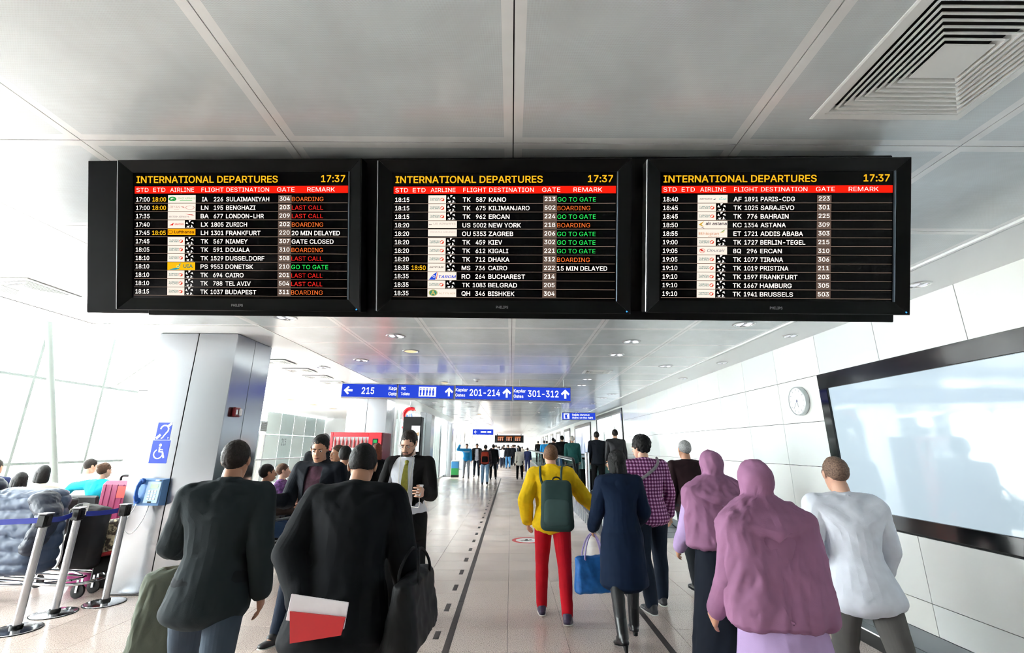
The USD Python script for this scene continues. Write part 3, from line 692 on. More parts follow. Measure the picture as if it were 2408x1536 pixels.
def c6(w, h): return [(arrow(-w * .35, 0, .2, 180), sign_white), (flat([(-w * .1, -.05), (w * .16, -.05), (w * .16, .06), (-w * .1, .06)], .001), sign_white), (flat([(w * .22, -.05), (w * .4, -.05), (w * .4, .06), (w * .22, .06)], .001), sign_white)]
sign_box(-2.6, -1.2, 32.0, 2.52, 0.34, 'distant small pale blue hanging sign with a left arrow', c6, 0.0)
# distant departures board over the crowd
t = thing('far_departures_board', 'distant black departures board with three orange-lit screens over the crowd', 'monitor', M=sign_local((-0.2, 48.0, 2.32)))
obj('board_case', box(-1.45, 1.45, -.36, .36, -.25, -.01, .01), black_matte, t)
for k in range(3):
    x0 = -1.2 + .86 * k
    s_ = obj('screen', box(x0, x0 + .72, -.25, .26, -.012, 0), screen_face, t, smooth=False)
    obj('title', flat([(x0 + .05, .15), (x0 + .66, .15), (x0 + .66, .22), (x0 + .05, .22)]), txt['o'], s_, smooth=False)
    for q in range(6):
        obj('row_lettering', [flat([(x0 + .06, .08 - .05 * q), (x0 + .16, .08 - .05 * q), (x0 + .16, .11 - .05 * q), (x0 + .06, .11 - .05 * q)]), flat([(x0 + .22, .08 - .05 * q), (x0 + .44 - .03 * (q % 3), .08 - .05 * q), (x0 + .44 - .03 * (q % 3), .11 - .05 * q), (x0 + .22, .11 - .05 * q)]), flat([(x0 + .5, .08 - .05 * q), (x0 + .6, .08 - .05 * q), (x0 + .6, .11 - .05 * q), (x0 + .5, .11 - .05 * q)])], txt['o' if q % 2 else 'w'], s_, smooth=False)
for u in (-1.2, 1.2): obj('hanger', rod((u, .35, -.12), (u, .49, -.12), .03, n=8), black_matte, t)

# ------------------------------------------------------------------ light boxes on the right wall
ad_face = mat('ad_face', (118, 128, 136), 0.05, spec=0.5, emit=(216, 238, 250), strength=0.42)
y0, y1, z0, z1 = AD0
t = thing('wall_light_box', 'big blank white light box in a black frame on the near right wall', 'light box', (3.3, (y0 + y1) / 2, (z0 + z1) / 2))
hy, hz = (y1 - y0) / 2, (z1 - z0) / 2
fr = 0.004
def yz(m): return m
obj('frame_rail', box(-.012, .06, -hy - .6, hy, hz - .155, hz, fr), black_gloss, t)
obj('frame_rail', box(-.012, .06, -hy - .6, hy, -hz, -hz + .115, fr), black_gloss, t)
obj('frame_rail', box(-.0118, .06, hy - .125, hy, -hz + .1155, hz - .1555, fr), black_gloss, t)
obj('lit_panel', box(.008, .05, -hy - .6, hy - .126, -hz + .116, hz - .156), ad_face, t, smooth=False)
fa = mat('ad_far_face', (206, 216, 226), 0.1, emit=(222, 234, 246), strength=0.55)
fb = mat('ad_far_blue', (180, 196, 230), 0.1, emit=(206, 214, 246), strength=0.55)
ad_lab = ['tall lit advertising box at the near end of the far right wall', 'lit advertising box behind the green-jacketed man', 'third lit advertising box along the right wall']
for k, (y0, y1, z0, z1) in enumerate(far_ads):
    t = thing('advertising_box', ad_lab[k] if k < 3 else ('fourth', 'fifth', 'sixth', 'farthest')[k - 3] + ' lit advertising box along the far right wall', 'light box', (3.3, (y0 + y1) / 2, (z0 + z1) / 2))
    hy, hz = (y1 - y0) / 2 - .01, (z1 - z0) / 2 - .01
    obj('frame_rail', box(-.03, .05, -hy, hy, hz - .14, hz, .004), black_gloss, t); obj('frame_rail', box(-.03, .05, -hy, hy, -hz, -hz + .1, .004), black_gloss, t)
    obj('frame_rail', box(-.03, .05, -hy, -hy + .1, -hz + .1, hz - .14, .004), black_gloss, t); obj('frame_rail', box(-.03, .05, hy - .1, hy, -hz + .1, hz - .14, .004), black_gloss, t)
    p_ = obj('lit_panel', box(-.005, .04, -hy + .1, hy - .1, -hz + .1, hz - .14), fb if k == 1 else fa, t, smooth=False)
    if k < 2:
        gr = ink((176, 190, 212)) if k else ink((190, 206, 204))
        M_ = lambda m: moved(m, (-.0065, 0, 0), R=np.array([[0, 0, -1], [-1, 0, 0], [0, 1, 0]], float))
        ms = [flat([(-.5, -.5), (-.1, -.5), (.1, .1), (0, .45), (-.2, .1)]), flat([(.4, -.45), (.9, -.45), (.8, -.2), (.5, 0)])] if k else [disc(0.6, 0, .22, ry=.62, ring=.93, n=32), flat([(-.9, -.5), (-.5, -.5), (-.6, 0), (-.8, .2)]), flat([(.9, -.5), (1.3, -.5), (1.2, .1), (1.0, .3)])]
        obj('printed_figure', [M_(m) for m in ms], gr, p_, smooth=False)
# ------------------------------------------------------------------ wall clock
t = thing('wall_clock', 'round white clock on the right wall beside the light box', 'clock', M=np.array([[0, 0, -1, 3.299], [-1, 0, 0, 5.32], [0, 1, 0, 2.118], [0, 0, 0, 1]], float))
obj('clock_case', lathe([(0.0008, 0.0), (.158, 0.0), (.162, .012), (.160, .05), (.150, .055), (.148, .045), (0.0008, .045)], 48), mat('clock_grey', (196, 202, 204), .3, .4), t)
obj('clock_face', lathe([(.149, .044), (.149, .0465), (0.0008, .0465)], 40), mat('clock_white', (240, 242, 242), .3), t)
tick = mat('tick_grey', (150, 156, 160), .5)
for k in range(12):
    a = k * math.pi / 6
    obj('hour_mark', moved(box(-.003, .003, .112, .138, .0466, .0478), R=rotz(a)), tick, t, smooth=False)
def hand(a, l, w, z): return moved(box(-w, w, -.02, l, z, z + .001), R=rotz(-a))
obj('hour_hand', hand(2 * math.pi * (5 + 37 / 60) / 12, .07, .0035, .0485), tick, t, smooth=False)
obj('minute_hand', hand(2 * math.pi * 37 / 60, .11, .0025, .05), tick, t, smooth=False)
obj('hub', moved(lathe([(0.0006, .0535), (.008, .052), (.008, .047)], 12), (0, 0, 0)), mat('hub_blue', (60, 70, 130), .4), t)

# ------------------------------------------------------------------ floor markings
strip_dark = mat('strip_dark', (62, 54, 52), 0.6, noise=(30, .2))
dash = None
for k in range(26):
    y = 4.6 + 0.7 * k
    if dash is None: dash = obj('floor_dash', box(-.665, -.615, 0, .18, -0.0005, 0.0012), strip_dark, None, smooth=False); tag(dash, 'short dark dash stuck to the floor left of the long dark line', 'floor marking', 'dashes along the dark floor line')
    m = obj('floor_dash', box(-.667, -.617, y, y + .24 - .004 * k, 0.0, 0.0014), strip_dark, None, smooth=False) if k else None
    if m: tag(m, 'short dark dash stuck to the floor left of the long dark line', 'floor marking', 'dashes along the dark floor line')
    else: UsdGeom.Xformable(dash).AddTranslateOp().Set(Gf.Vec3d(0, y, 0))
obj('floor_line', join([box(-.548, -.492, 3.6 + 2 * k, 5.597 + 2 * k, 0, 0.0014) for k in range(11)]), strip_dark, None, smooth=False, label='long worn dark strip running down the concourse floor', cat='floor marking', kind=None)
obj('floor_line', join([box(1.30, 1.355, 3.4 + k * 1.5, 4.898 + k * 1.5, 0, 0.0014) for k in range(3)]), strip_dark, None, smooth=False, label='dark strip on the floor at the feet of the woman in navy', cat='floor marking')
t = thing('floor_notice', 'round floor sticker with a red ring, beside the red trousers', 'floor sign', (.30, 9.0, 0))
obj('disc', lathe([(0.0008, .001), (.21, .001), (.21, 0)], 40), mat('notice_white', (236, 234, 232), .4), t)
obj('red_ring', Manifold.extrude(CrossSection.circle(.27, 48) - CrossSection.circle(.205, 48), .0016), mat('notice_red', (206, 52, 60), .4), t)
pk = mat('notice_black', (34, 34, 36), .5)
obj('trolley_figure', [flat([(-.14, -.02), (-.02, -.05), (.1, -.02), (.0, .02)], .001), flat([(-.05, .0), (0.0, .0), (.02, .09), (-.02, .1)], .001), flat([(.04, -.08), (.14, -.08), (.13, -.05), (.05, -.05)], .001), disc(-.1, -.07, .02, .001, n=10), disc(.06, .06, .025, .001, n=10)], pk, t, smooth=False)
# ------------------------------------------------------------------ steel-clad columns
def column(x0, x1, y0, y1, ztop, label, name='steel_column', n=2):
    t = thing(name, label, 'column', ((x0 + x1) / 2, (y0 + y1) / 2, 0))
    hx, hy = (x1 - x0) / 2, (y1 - y0) / 2
    obj('core', box(-hx + .012, hx - .012, -hy + .012, hy - .012, 0, ztop), gap_black, t, smooth=False)
    g = .005
    for s in (-1, 1):
        for a, b in ((-1, 0), (0, 1)):
            obj('steel_sheet', box(a * hx + (g if a == 0 else 0), b * hx - (g if b == 0 else 0), s * hy - (0 if s < 0 else .012), s * hy + (.012 if s < 0 else 0), 0.012, ztop - .006, .003), steel, t)
            obj('steel_sheet', box(s * hx - (0 if s < 0 else .012), s * hx + (.012 if s < 0 else 0), a * hy + (g if a == 0 else .0122), b * hy - (g if b == 0 else .0122), 0.012, ztop - .006, .003), steel, t)
    return t
column(-4.47, -3.48, 5.72, 6.58, HS, 'near square column clad in brushed steel, carrying the blue payphone')
column(-4.9, -3.72, 14.05, 15.0, HS, 'square steel column behind the red vending machine')
for k, y in enumerate((19.6, 26.6, 33.6, 40.6, 47.6)):
    column(-3.78, -3.30, y, y + .75, HS, ['bright square column just right of the tie-wearing man', 'pale square column beside the blue and green bin', 'distant pale column along the left wall'][min(k, 2)]) if k < 2 else tag(column(-3.78, -3.30, y, y + .75, HS, 'distant pale column along the left wall'), group='distant columns along the left wall')
# ------------------------------------------------------------------ left wall beyond the hall: bays of upright glazed strips
wall_left = thing('wall_left', 'pale wall of upright glazed strips along the far left side', kind='structure')
strip_mats = [mat('strip_white', (232, 238, 238), .12), mat('strip_mint', (206, 220, 218), .1), mat('strip_grey', (178, 190, 192), .12, .3)]
frost = pane_mat('strip_glass', (0.93, 0.97, 0.96), .12, .05)
for (a, b) in ((15.0, 19.6), (20.35, 26.6), (27.35, 33.6), (34.35, 40.6), (41.35, 47.6), (48.35, 61.8)):
    n = max(4, int((b - a) / .52)); w = (b - a) / n
    for k in range(n):
        solid_ = (k % 5 == 3)
        obj('glazed_strip' if not solid_ else 'enamel_strip', box(-3.706 if not solid_ else -3.72, -3.694 if not solid_ else -3.68, a + k * w + .012, a + (k + 1) * w - .012, 0.08, HC - .02), frost if not solid_ else strip_mats[k % 3], wall_left, smooth=False)
        obj('mullion', box(-3.74, -3.655, a + k * w - .010, a + k * w + .010, 0, HC, .003), white_paint, wall_left)
    obj('plinth', box(-3.76, -3.66, a, b, 0, .075, .004), alu, wall_left)
# ------------------------------------------------------------------ glazed outer wall of the waiting hall
XG = -9.8
win = thing('window_1', 'tall glazed outer wall of the waiting hall, white with daylight', kind='structure')
ys = [-12 + 1.65 * k for k in range(19)]
for j in range(len(ys) - 1):
    if ys[j] < -1.0:
        obj('solid_bay', box(XG - .04, XG + .02, ys[j] + .02, ys[j + 1] - .02, .1, 4.85, .004), white_paint, win, smooth=False); continue
    for (za, zb) in ((.12, 1.2), (1.2, 2.9), (2.9, 4.85)):
        obj('window_pane', box(XG - .006, XG + .006, ys[j] + .02, ys[j + 1] - .02, za + .02, zb - .02), glass, win, smooth=False)
mull = mat('mullion_grey', (118, 126, 123), .45)
for y in ys: obj('mullion', box(XG - .07, XG + .05, y - .03, y + .03, 0, 4.9, .004), mull, win)
for zz in (.1, 1.2, 2.9, 4.87): obj('transom', box(XG - .05, XG + .04, ys[0], ys[-1], zz - .025, zz + .025, .004), mull, win)
# facade of gate 215
gate = thing('wall_gate', 'pale glass front of gate 215 at the far end of the hall', kind='structure')
gl = mat('gate_glass', (176, 194, 192), .08, spec=.6)
gl2 = mat('gate_glass_pale', (196, 210, 207), .1, spec=.6)
yy = [17.7, 18.5, 19.0, 20.2, 21.4, 22.6, 23.8, 25.0]
for j in range(len(yy) - 1):
    if j in (1,): continue
    for za, zb in ((.1, 1.02), (1.06, 2.0), (2.02, 2.9)):
        obj('glass_panel', box(XG - .02, XG + .0, yy[j] + .012, yy[j + 1] - .012, za, zb, .003), gl if j % 2 else gl2, gate, smooth=False)
obj('hand_rail', rod((XG + .1, 17.8, 1.04), (XG + .1, 25, 1.04), .025, n=8), alu, gate)
obj('gate_number', moved(lettering('215', .28, .42, False), (XG + .003, 20.45, 1.58), R=np.array([[0, 0, 1], [1, 0, 0], [0, 1, 0]], float)), mat('gate_ink', (60, 72, 78), .5), gate, smooth=False)
d1 = thing('door_1', 'narrow white double door below a slatted grille in the gate front', kind='structure')
for k in range(2): obj('door_leaf', box(XG - .03, XG + .02, 18.52 + .235 * k, 18.74 + .235 * k, .05, 2.0, .004), mat('door_white', (240, 244, 242), .2), d1)
obj('door_frame', [box(XG - .02, XG + .04, 18.49, 18.515, 0, 2.03), box(XG - .02, XG + .04, 18.985, 19.01, 0, 2.03)], alu, d1)
g_ = thing('wall_grille', 'slatted grey air grille above the white door at gate 215', 'grille', (XG + .03, 18.75, 2.3))
obj('grille_frame', box(-.03, .02, -.24, .24, -.2, .2, .005), alu, g_)
for k in range(9): obj('grille_slat', moved(box(0, .03, -.21, .21, -.008, .008), (.012, 0, -.16 + .04 * k), R=roty(.6)), mat('grille_grey', (120, 126, 124), .5), g_, smooth=False)
obj('wall_end', box(-9.8, -3.9, 25.0, 25.2, 0, HS), mat('end_white', (238, 242, 242), .3), None, smooth=False, label='bright white wall closing the waiting hall beyond gate 215', kind='structure')
# slender steel post and raking strut by the glazing
t = thing('steel_post', 'slender steel post standing behind the near column, by the windows', 'post', (-9.15, 11.7, 0))
obj('post_shaft', box(-.12, .12, -.12, .12, .0, 2.88, .004), steel, t); obj('post_cap', box(-.125, .125, -.125, .125, 2.88, 2.9, .003), black_matte, t)
t = thing('raking_strut', 'thin pale raking strut in front of the windows at the far left', 'strut', (-9.4, 9.0, 0))
obj('strut_tube', rod((0, -.25, 4.88), (0, 1.4, 0.0), .06, n=14), mull, t); obj('strut_foot', moved(lathe([(.0008, .03), (.11, .03), (.12, 0), (.0008, 0)], 20), (0, 1.4, 0)), alu, t)
t = thing('tie_bracket', 'pale V-shaped tie bracket high up in the white hall', 'bracket', (-8.2, 11.0, 3.9))
obj('tie_arm', rod((-1.5, -.6, .96), (0, 0, 0), .03, n=8), mull, t); obj('tie_arm', rod((-1.5, .4, -.9), (0, 0, 0), .03, n=8), mull, t); obj('tie_node', moved(lathe([(.0008, .08), (.07, .05), (.07, -.05), (.0008, -.08)], 14)), alu, t)

# ------------------------------------------------------------------ on the near column: payphone, two stickers, alarm
YC = 5.72
phone_blue = mat('phone_blue', (92, 138, 192), .4); phone_dark = mat('phone_dark', (22, 84, 170), .3); key_white = mat('key_white', (226, 232, 236), .4)
t = thing('payphone', 'light blue wall payphone with a dark blue handset on the near steel column', 'telephone', M=sign_local((-4.125, YC - .002, 1.065)))
obj('phone_body', hullpts([(-.15, -.14, 0), (.15, -.14, 0), (.15, .15, 0), (-.15, .15, 0), (-.14, -.135, .10), (.14, -.135, .10), (.13, .14, .075), (-.13, .14, .075)]), phone_blue, t)
F = lambda m: moved(m, (0, 0, .088), R=rotx(-.085))
obj('phone_console', F(box(-.035, .125, -.11, .12, 0, .012, .004)), mat('phone_pale', (168, 198, 228), .35), t)
obj('phone_display', F(box(.01, .10, .045, .095, .0122, .015, .001)), mat('phone_lcd', (176, 206, 176), .2), t)
for r_ in range(4):
    for c_ in range(3): obj('phone_key', F(box(.0 + .034 * c_, .026 + .034 * c_, -.075 + .028 * r_, -.055 + .028 * r_, .012, .018, .002)), key_white, t)
obj('card_slot', F(box(.06, .11, .125, .14, .0, .03, .003)), key_white, t)
obj('coin_slot', F(box(.02, .06, -.105, -.09, .0122, .016)), black_matte, t)
hs = thing('phone_handset', 'dark blue handset hooked on the left side of the payphone', 'handset', M=sign_local((-4.225, YC - .112, 1.085)))
obj('grip', tube(smoothpath([(0.012, .105, .0), (.0, .06, .028), (-.003, 0, .034), (.0, -.06, .028), (.0, -.10, 0.0)], 6), [.022] * 8 + [.018] * 9 + [.022] * 8, 12), phone_dark, hs)
obj('earpiece', moved(lathe([(.0008, -.022), (.03, -.02), (.034, 0), (.026, .02), (.0008, .022)], 18), (.012, .105, -.004)), phone_dark, hs)
obj('mouthpiece', moved(lathe([(.0008, -.022), (.03, -.02), (.034, 0), (.026, .02), (.0008, .022)], 18), (.0, -.105, -.004)), phone_dark, hs)
obj('cord', tube(smoothpath([(0, -.13, 0), (-.03, -.25, .03), (-.05, -.38, .045), (0.02, -.44, .03), (.08, -.36, .0), (.09, -.22, -.06), (.085, -.16, -.085)], 10), .005, 6), mat('cord_grey', (206, 206, 208), .35, .5), hs)
st_blue = mat('sticker_blue', (44, 70, 176), .45, spec=.25); st_white = mat('sticker_white', (236, 240, 246), .4)
def stroke(pts, w, z=.0016):
    p = np.asarray(pts, float); T_ = np.gradient(p, axis=0); T_ /= np.linalg.norm(T_, axis=1, keepdims=True); N_ = np.stack([-T_[:, 1], T_[:, 0]], 1)
    a, b = p + N_ * w / 2, p - N_ * w / 2; out = []
    for i in range(len(p) - 1): out.append(moved(hullpts([(*a[i], 0), (*b[i], 0), (*a[i + 1], 0), (*b[i + 1], 0), (*a[i], .0008), (*b[i], .0008), (*a[i + 1], .0008), (*b[i + 1], .0008)]), (0, 0, z)))
    return out
arc = lambda cx, cy, r, a0, a1, n=14, ry=None: [(cx + r * math.cos(math.radians(a)), cy + (ry or r) * math.sin(math.radians(a))) for a in np.linspace(a0, a1, n)]
t = thing('hearing_sticker', 'blue hearing-loop ear sticker, upper of the two on the near column', 'sticker', M=sign_local((-4.165, YC - .0005, 1.748)))
obj('sticker_sheet', box(-.085, .085, -.1, .1, 0, .0012), st_blue, t, smooth=False)
obj('ear_symbol', stroke(arc(.005, .02, .048, 175, -60), .017) + stroke([(.035, -.02), (.012, -.05), (0, -.075), (-.02, -.082)], .015), st_white, t, smooth=False)
obj('bar_symbol', stroke([(-.075, -.085), (-.03, -.04)], .03) + stroke([(.045, .06), (.08, .095)], .03), st_white, t, smooth=False)
obj('small_letter', lettering('T', .02, None, True, 'c', at=(.065, -.09, .0014), depth=.0006), st_white, t, smooth=False)
t = thing('wheelchair_sticker', 'blue wheelchair sticker, lower of the two on the near column', 'sticker', M=sign_local((-4.165, YC - .0005, 1.512)))
obj('sticker_sheet', box(-.105, .105, -.13, .13, 0, .0012), st_blue, t, smooth=False)
obj('wheelchair_symbol', [disc(-.005, .075, .017, .0014)] + stroke(arc(-.012, -.025, .052, 120, 350), .014) + stroke([(-.01, .05), (-.005, -.0), (.035, -.002), (.06, -.07)], .02) + stroke([(-.005, .025), (.035, .022)], .012), st_white, t, smooth=False)
t = thing('fire_alarm', 'small dark red fire alarm on the side of the near steel column', 'alarm', M=np.array([[0, 0, 1, -3.4795], [1, 0, 0, 5.92], [0, 1, 0, 1.99], [0, 0, 0, 1]], float))
obj('alarm_case', box(-.065, .065, -.06, .06, 0, .05, .012), mat('alarm_red', (118, 26, 34), .35), t)
obj('alarm_lens', box(.0, .055, -.045, .045, .05, .075, .01), mat('alarm_lens', (226, 226, 226), .15), t)
obj('alarm_strip', box(-.05, -.012, -.03, .03, .05, .054, .002), st_white, t, smooth=False)

# ------------------------------------------------------------------ queue posts and belts
belt_blue = mat('belt_blue', (22, 40, 140), .45)
post_steel = mat('post_steel', (188, 190, 194), .22, 1.0)
def stanchion(x, y, label):
    t = thing('queue_post', label, 'queue post', (x, y, 0))
    obj('base', lathe([(.0008, .018), (.10, .018), (.175, .010), (.18, .004), (.18, 0), (.0008, 0)], 40), steel_bright, t)
    obj('rubber_edge', lathe([(.178, .006), (.186, .006), (.186, 0), (.178, 0)], 40), black_matte, t)
    obj('tube', rod((0, 0, .018), (0, 0, .86), .032, n=24), post_steel, t)
    obj('collar', lathe([(.0325, .018), (.048, .018), (.046, .04), (.0325, .044)], 24), black_matte, t)
    obj('head', [box(-.042, .042, -.042, .042, .84, .955, .012)], black_matte, t)
    obj('cap', box(-.045, .045, -.045, .045, .955, .966, .006), trim_metal, t)
    obj('belt_slot', box(-.05, .05, -.02, .02, .865, .935, .003), black_matte, t)
    return t
PO = [(-4.40, 4.74), (-4.46, 5.16), (-4.235, 5.48)]
stanchion(*PO[0], 'nearest steel queue post, at the lower left, its belt running off to the left')
stanchion(*PO[1], 'middle steel queue post, standing in front of the dark luggage')
stanchion(*PO[2], 'steel queue post closest to the payphone column')
def belt(a, b, label, sag=.015):
    a, b = np.array(a), np.array(b); P = [a + (b - a) * s + [0, 0, -sag * 4 * s * (1 - s)] for s in np.linspace(0, 1, 9)]
    d = unit([b[0] - a[0], b[1] - a[1], 0]); nrm = np.array([-d[1], d[0], 0]) * .0012; v, f = [], []
    for p in P:
        for o in ((nrm, .024), (-nrm, .024), (-nrm, -.024), (nrm, -.024)): v.append(p + o[0] + [0, 0, o[1]])
    for i in range(8):
        for k in range(4):
            q = (k + 1) % 4; f += [[4 * i + k, 4 * i + q, 4 * i + 4 + q], [4 * i + k, 4 * i + 4 + q, 4 * i + 4 + k]]
    f += [[0, 2, 1], [0, 3, 2], [32, 33, 34], [32, 34, 35]]
    obj('queue_belt', (np.array(v), np.array(f)), belt_blue, None, label=label, cat='queue belt')
belt((PO[0][0] - .052, PO[0][1], .9), (-5.748, 4.55, .895), 'blue queue belt running left from the nearest post')
belt((PO[0][0], PO[0][1] + .05, .9), (PO[1][0] - .02, PO[1][1] - .05, .9), 'short blue queue belt between the nearest and middle posts')
belt((PO[1][0] + .052, PO[1][1] + .03, .9), (PO[2][0] - .052, PO[2][1] - .03, .9), 'blue queue belt between the middle post and the one by the payphone column', .008)
stanchion(-5.80, 4.545, 'queue post just past the left edge that holds the far end of the long belt')
# ------------------------------------------------------------------ people: one continuous body, clothes and hair as its children
def _sphere(nu, nv):
    th = np.linspace(0, np.pi, nv + 1); ph = np.arange(nu) * 2 * np.pi / nu; P = [(0, 0, 1), (0, 0, -1)]
    for t in th[1:-1]: P += [(math.sin(t) * math.cos(p), math.sin(t) * math.sin(p), math.cos(t)) for p in ph]
    return np.array(P)
SPH = {0: _sphere(7, 4), 1: _sphere(14, 8), 2: _sphere(26, 13)}
def E(c, r, R=None, d=1):
    p = SPH[d] * np.broadcast_to(np.asarray(r, float), 3)
    if R is not None: p = p @ np.asarray(R).T
    return p + np.asarray(c, float)
def H(*es): return Manifold.hull_points(np.vstack(es))
def U(ms): return Manifold.batch_boolean(ms, m3.OpType.Add) if len(ms) > 1 else ms[0]
def soften(m, L, it=6, noise=None, seed=0):
    """Refine to an even mesh, smooth it, and give it folds: noise = (amplitude, (fx, fy, fz))."""
    if m.is_empty(): return None
    v, f = arr(m.refine_to_length(L))
    t = trimesh.Trimesh(v, f, process=False)
    if it: trimesh.smoothing.filter_taubin(t, lamb=0.5, nu=0.52, iterations=it)
    v = np.array(t.vertices)
    if noise:
        amp, fr = noise
        n = np.array(t.vertex_normals)
        q = v @ _MIX * np.asarray(fr) + 37.0
        q = q + 0.35 * np.stack([meshkit.noise(q * .7 + o, seed + 5) for o in (0, 11.3, 23.1)], -1)
        w = meshkit.fbm(q, 3, seed); w = w + 0.8 * (1 - np.abs(2 * meshkit.fbm(q * 1.3 + 9, 3, seed + 3) - 1)) - 0.8
        v = v + n * (amp * 1.7 * (w - w.mean()))[:, None]
    return v, f
_MIX = rotz(.6) @ rotx(.35)
D2 = math.radians
class Figure:
    def __init__(s, label, pos, rz, height=1.75, detail=1, female=False, lean=0, twist=0, L=(0, 3, 2), R=(0, 3, 2), LA=(0, 8, 15, 0), RA=(0, 8, 15, 0), head=(0, 0), foot=(0, 0), curl=(0.35, 0.35), group=None, build=1.0, base_z=0.0, cat='person', side=0):
        s.k = height / 1.75; s.d = detail; s.fem = female; s.b = build; s.label = label; s.lean = lean
        k = s.k; s.sw = (0.165 if female else 0.182) * (0.5 + 0.5 * build)
        Rt = rotz(D2(twist)) @ roty(D2(side)) @ rotx(-D2(lean)); s.Rt = Rt
        J = {}
        pel = np.zeros(3); T = lambda *p: pel + Rt @ (np.array(p) * k)
        s.T = T
        J['shc'] = T(0, 0, .455)
        for n, sg, lg, am, ft, cu in (('L', -1, L, LA, foot[0], curl[0]), ('R', 1, R, RA, foot[1], curl[1])):
            hip = np.array([sg * .092 * k, 0, -.045 * k])
            a, b, kn = map(D2, lg)
            d1 = np.array([sg * math.sin(b), math.sin(a) * math.cos(b), -math.cos(a) * math.cos(b)])
            d2 = np.array([sg * math.sin(b) * .4, math.sin(a - kn), -math.cos(a - kn)]); d2 /= np.linalg.norm(d2)
            knee = hip + .415 * k * d1; ank = knee + .415 * k * d2
            fp = D2(ft); fd = np.array([sg * .12, math.cos(fp), math.sin(fp)]); fd /= np.linalg.norm(fd)
            fu = np.array([0, -math.sin(fp), math.cos(fp)])
            J[n + 'hip'], J[n + 'knee'], J[n + 'ank'], J[n + 'fd'], J[n + 'fu'] = hip, knee, ank, fd, fu
            sh = T(sg * s.sw / k * k if False else sg * s.sw, -.005, .44)
            fl, ab, el, inw = am; fl, ab, el = D2(fl), D2(ab), D2(el)
            Rw = rotz(D2(twist))
            u1 = np.array([sg * math.sin(ab), math.sin(fl) * math.cos(ab), -math.cos(fl) * math.cos(ab)])
            u2 = np.array([sg * math.sin(ab) * .6 - sg * inw, math.sin(fl + el), -math.cos(fl + el)]); u2 /= np.linalg.norm(u2)
            u1, u2 = Rw @ u1, Rw @ u2
            J[n + 'sh'] = sh; J[n + 'elb'] = sh + .285 * k * u1; J[n + 'wri'] = J[n + 'elb'] + .25 * k * u2; J[n + 'u2'] = u2; J[n + 'curl'] = cu
        soles = [J[n + 'ank'] - J[n + 'fu'] * .082 * k + J[n + 'fd'] * q * k for n in 'LR' for q in (-.06, .12)]
        dz = -min(p[2] for p in soles)
        sh_ = np.array([0, 0, dz])
        for q in J:
            if q[1:] in ('hip', 'knee', 'ank', 'sh', 'elb', 'wri') or q == 'shc': J[q] = J[q] + sh_
        pel += sh_
        s.pel = pel; s.J = J
        s.Rh = Rt @ rotx(D2(lean) * 0.6) @ rotz(D2(head[0])) @ rotx(-D2(head[1]))
        s.piv = T(0, .01, .56)
        s.hc = s.piv + s.Rh @ (np.array([0, .018, .082]) * k)
        s.pos = np.array([pos[0], pos[1], base_z]); s.rz = D2(rz)
        s.prim = thing('person', label, cat, s.pos, rz, group)
        s.Lc = {0: .07, 1: .03, 2: .016}[detail]; s.seed = int(abs(pos[0] * 997 + pos[1] * 131)) % 9999
        s.parts = []
    def W(s, p): return rotz(s.rz) @ np.asarray(p, float) + s.pos
    def HP(s, *p): return s.hc + s.Rh @ (np.array(p, float) * s.k)
    def e(s, p, r, R=None): return E(p, np.asarray(r, float) * s.k, R, s.d)
    def tt(s, x, y, z, r, g=0.0):
        """An ellipsoid in the torso's frame, grown by g."""
        return E(s.T(x, y, z), (np.asarray(r, float) + g) * s.k, s.Rt, s.d)
    def torso(s, g=0.0, low=True):
        b = s.b; f = s.fem
        pel = s.tt(0, -.005, -.02, (.168 * b, .118 * b, .10), g); wai = s.tt(0, .005, .14, ((.122 if f else .138) * b, .098 * b, .085), g); che = s.tt(0, 0, .31, ((.145 if f else .16) * b, .112 * b, .12), g)
        sw = s.sw / s.k - .018
        shl, shr = s.tt(-sw, -.005, .437, (.06, .06, .056), g), s.tt(sw, -.005, .437, (.06, .06, .056), g); nb = s.tt(0, -.012, .475, (.085, .062, .042), g)
        out = [H(wai, che), H(che, shl, shr), H(shl, nb), H(shr, nb), H(che, nb)]
        if f: out += [H(s.tt(-.07, .075, .30, (.06, .05, .06), g), s.tt(.07, .075, .30, (.06, .05, .06), g), che)]
        if low: out.append(H(pel, wai))
        return out
    def limb(s, a, b, ra, rb, g=0.0): return H(s.e(a, ra + g), s.e(b, rb + g))
    def arm(s, n, g=0.0, cut=1.0, gw=None):
        J = s.J; w = J[n + 'elb'] + (J[n + 'wri'] - J[n + 'elb']) * cut
        return [s.limb(J[n + 'sh'], J[n + 'elb'], .054, .043, g), s.limb(J[n + 'elb'], w, .043, .031, g if gw is None else gw)]
    def leg(s, n, g=0.0, cut=1.0, ga=None):
        J = s.J; a = J[n + 'knee'] + (J[n + 'ank'] - J[n + 'knee']) * cut; b = .5 + .5 * s.b
        calf = J[n + 'knee'] * .68 + J[n + 'ank'] * .32 + np.array([0, -.02, 0]) * s.k
        return [s.limb(J[n + 'hip'], J[n + 'knee'], .092 * b, .058, g), H(s.e(J[n + 'knee'], .056 + g), s.e(calf, .056 + g)), H(s.e(calf, .056 + g), s.e(a, .042 + (g if ga is None else ga))), s.limb(J[n + 'knee'], a, .05, .042, g if ga is None else ga)]
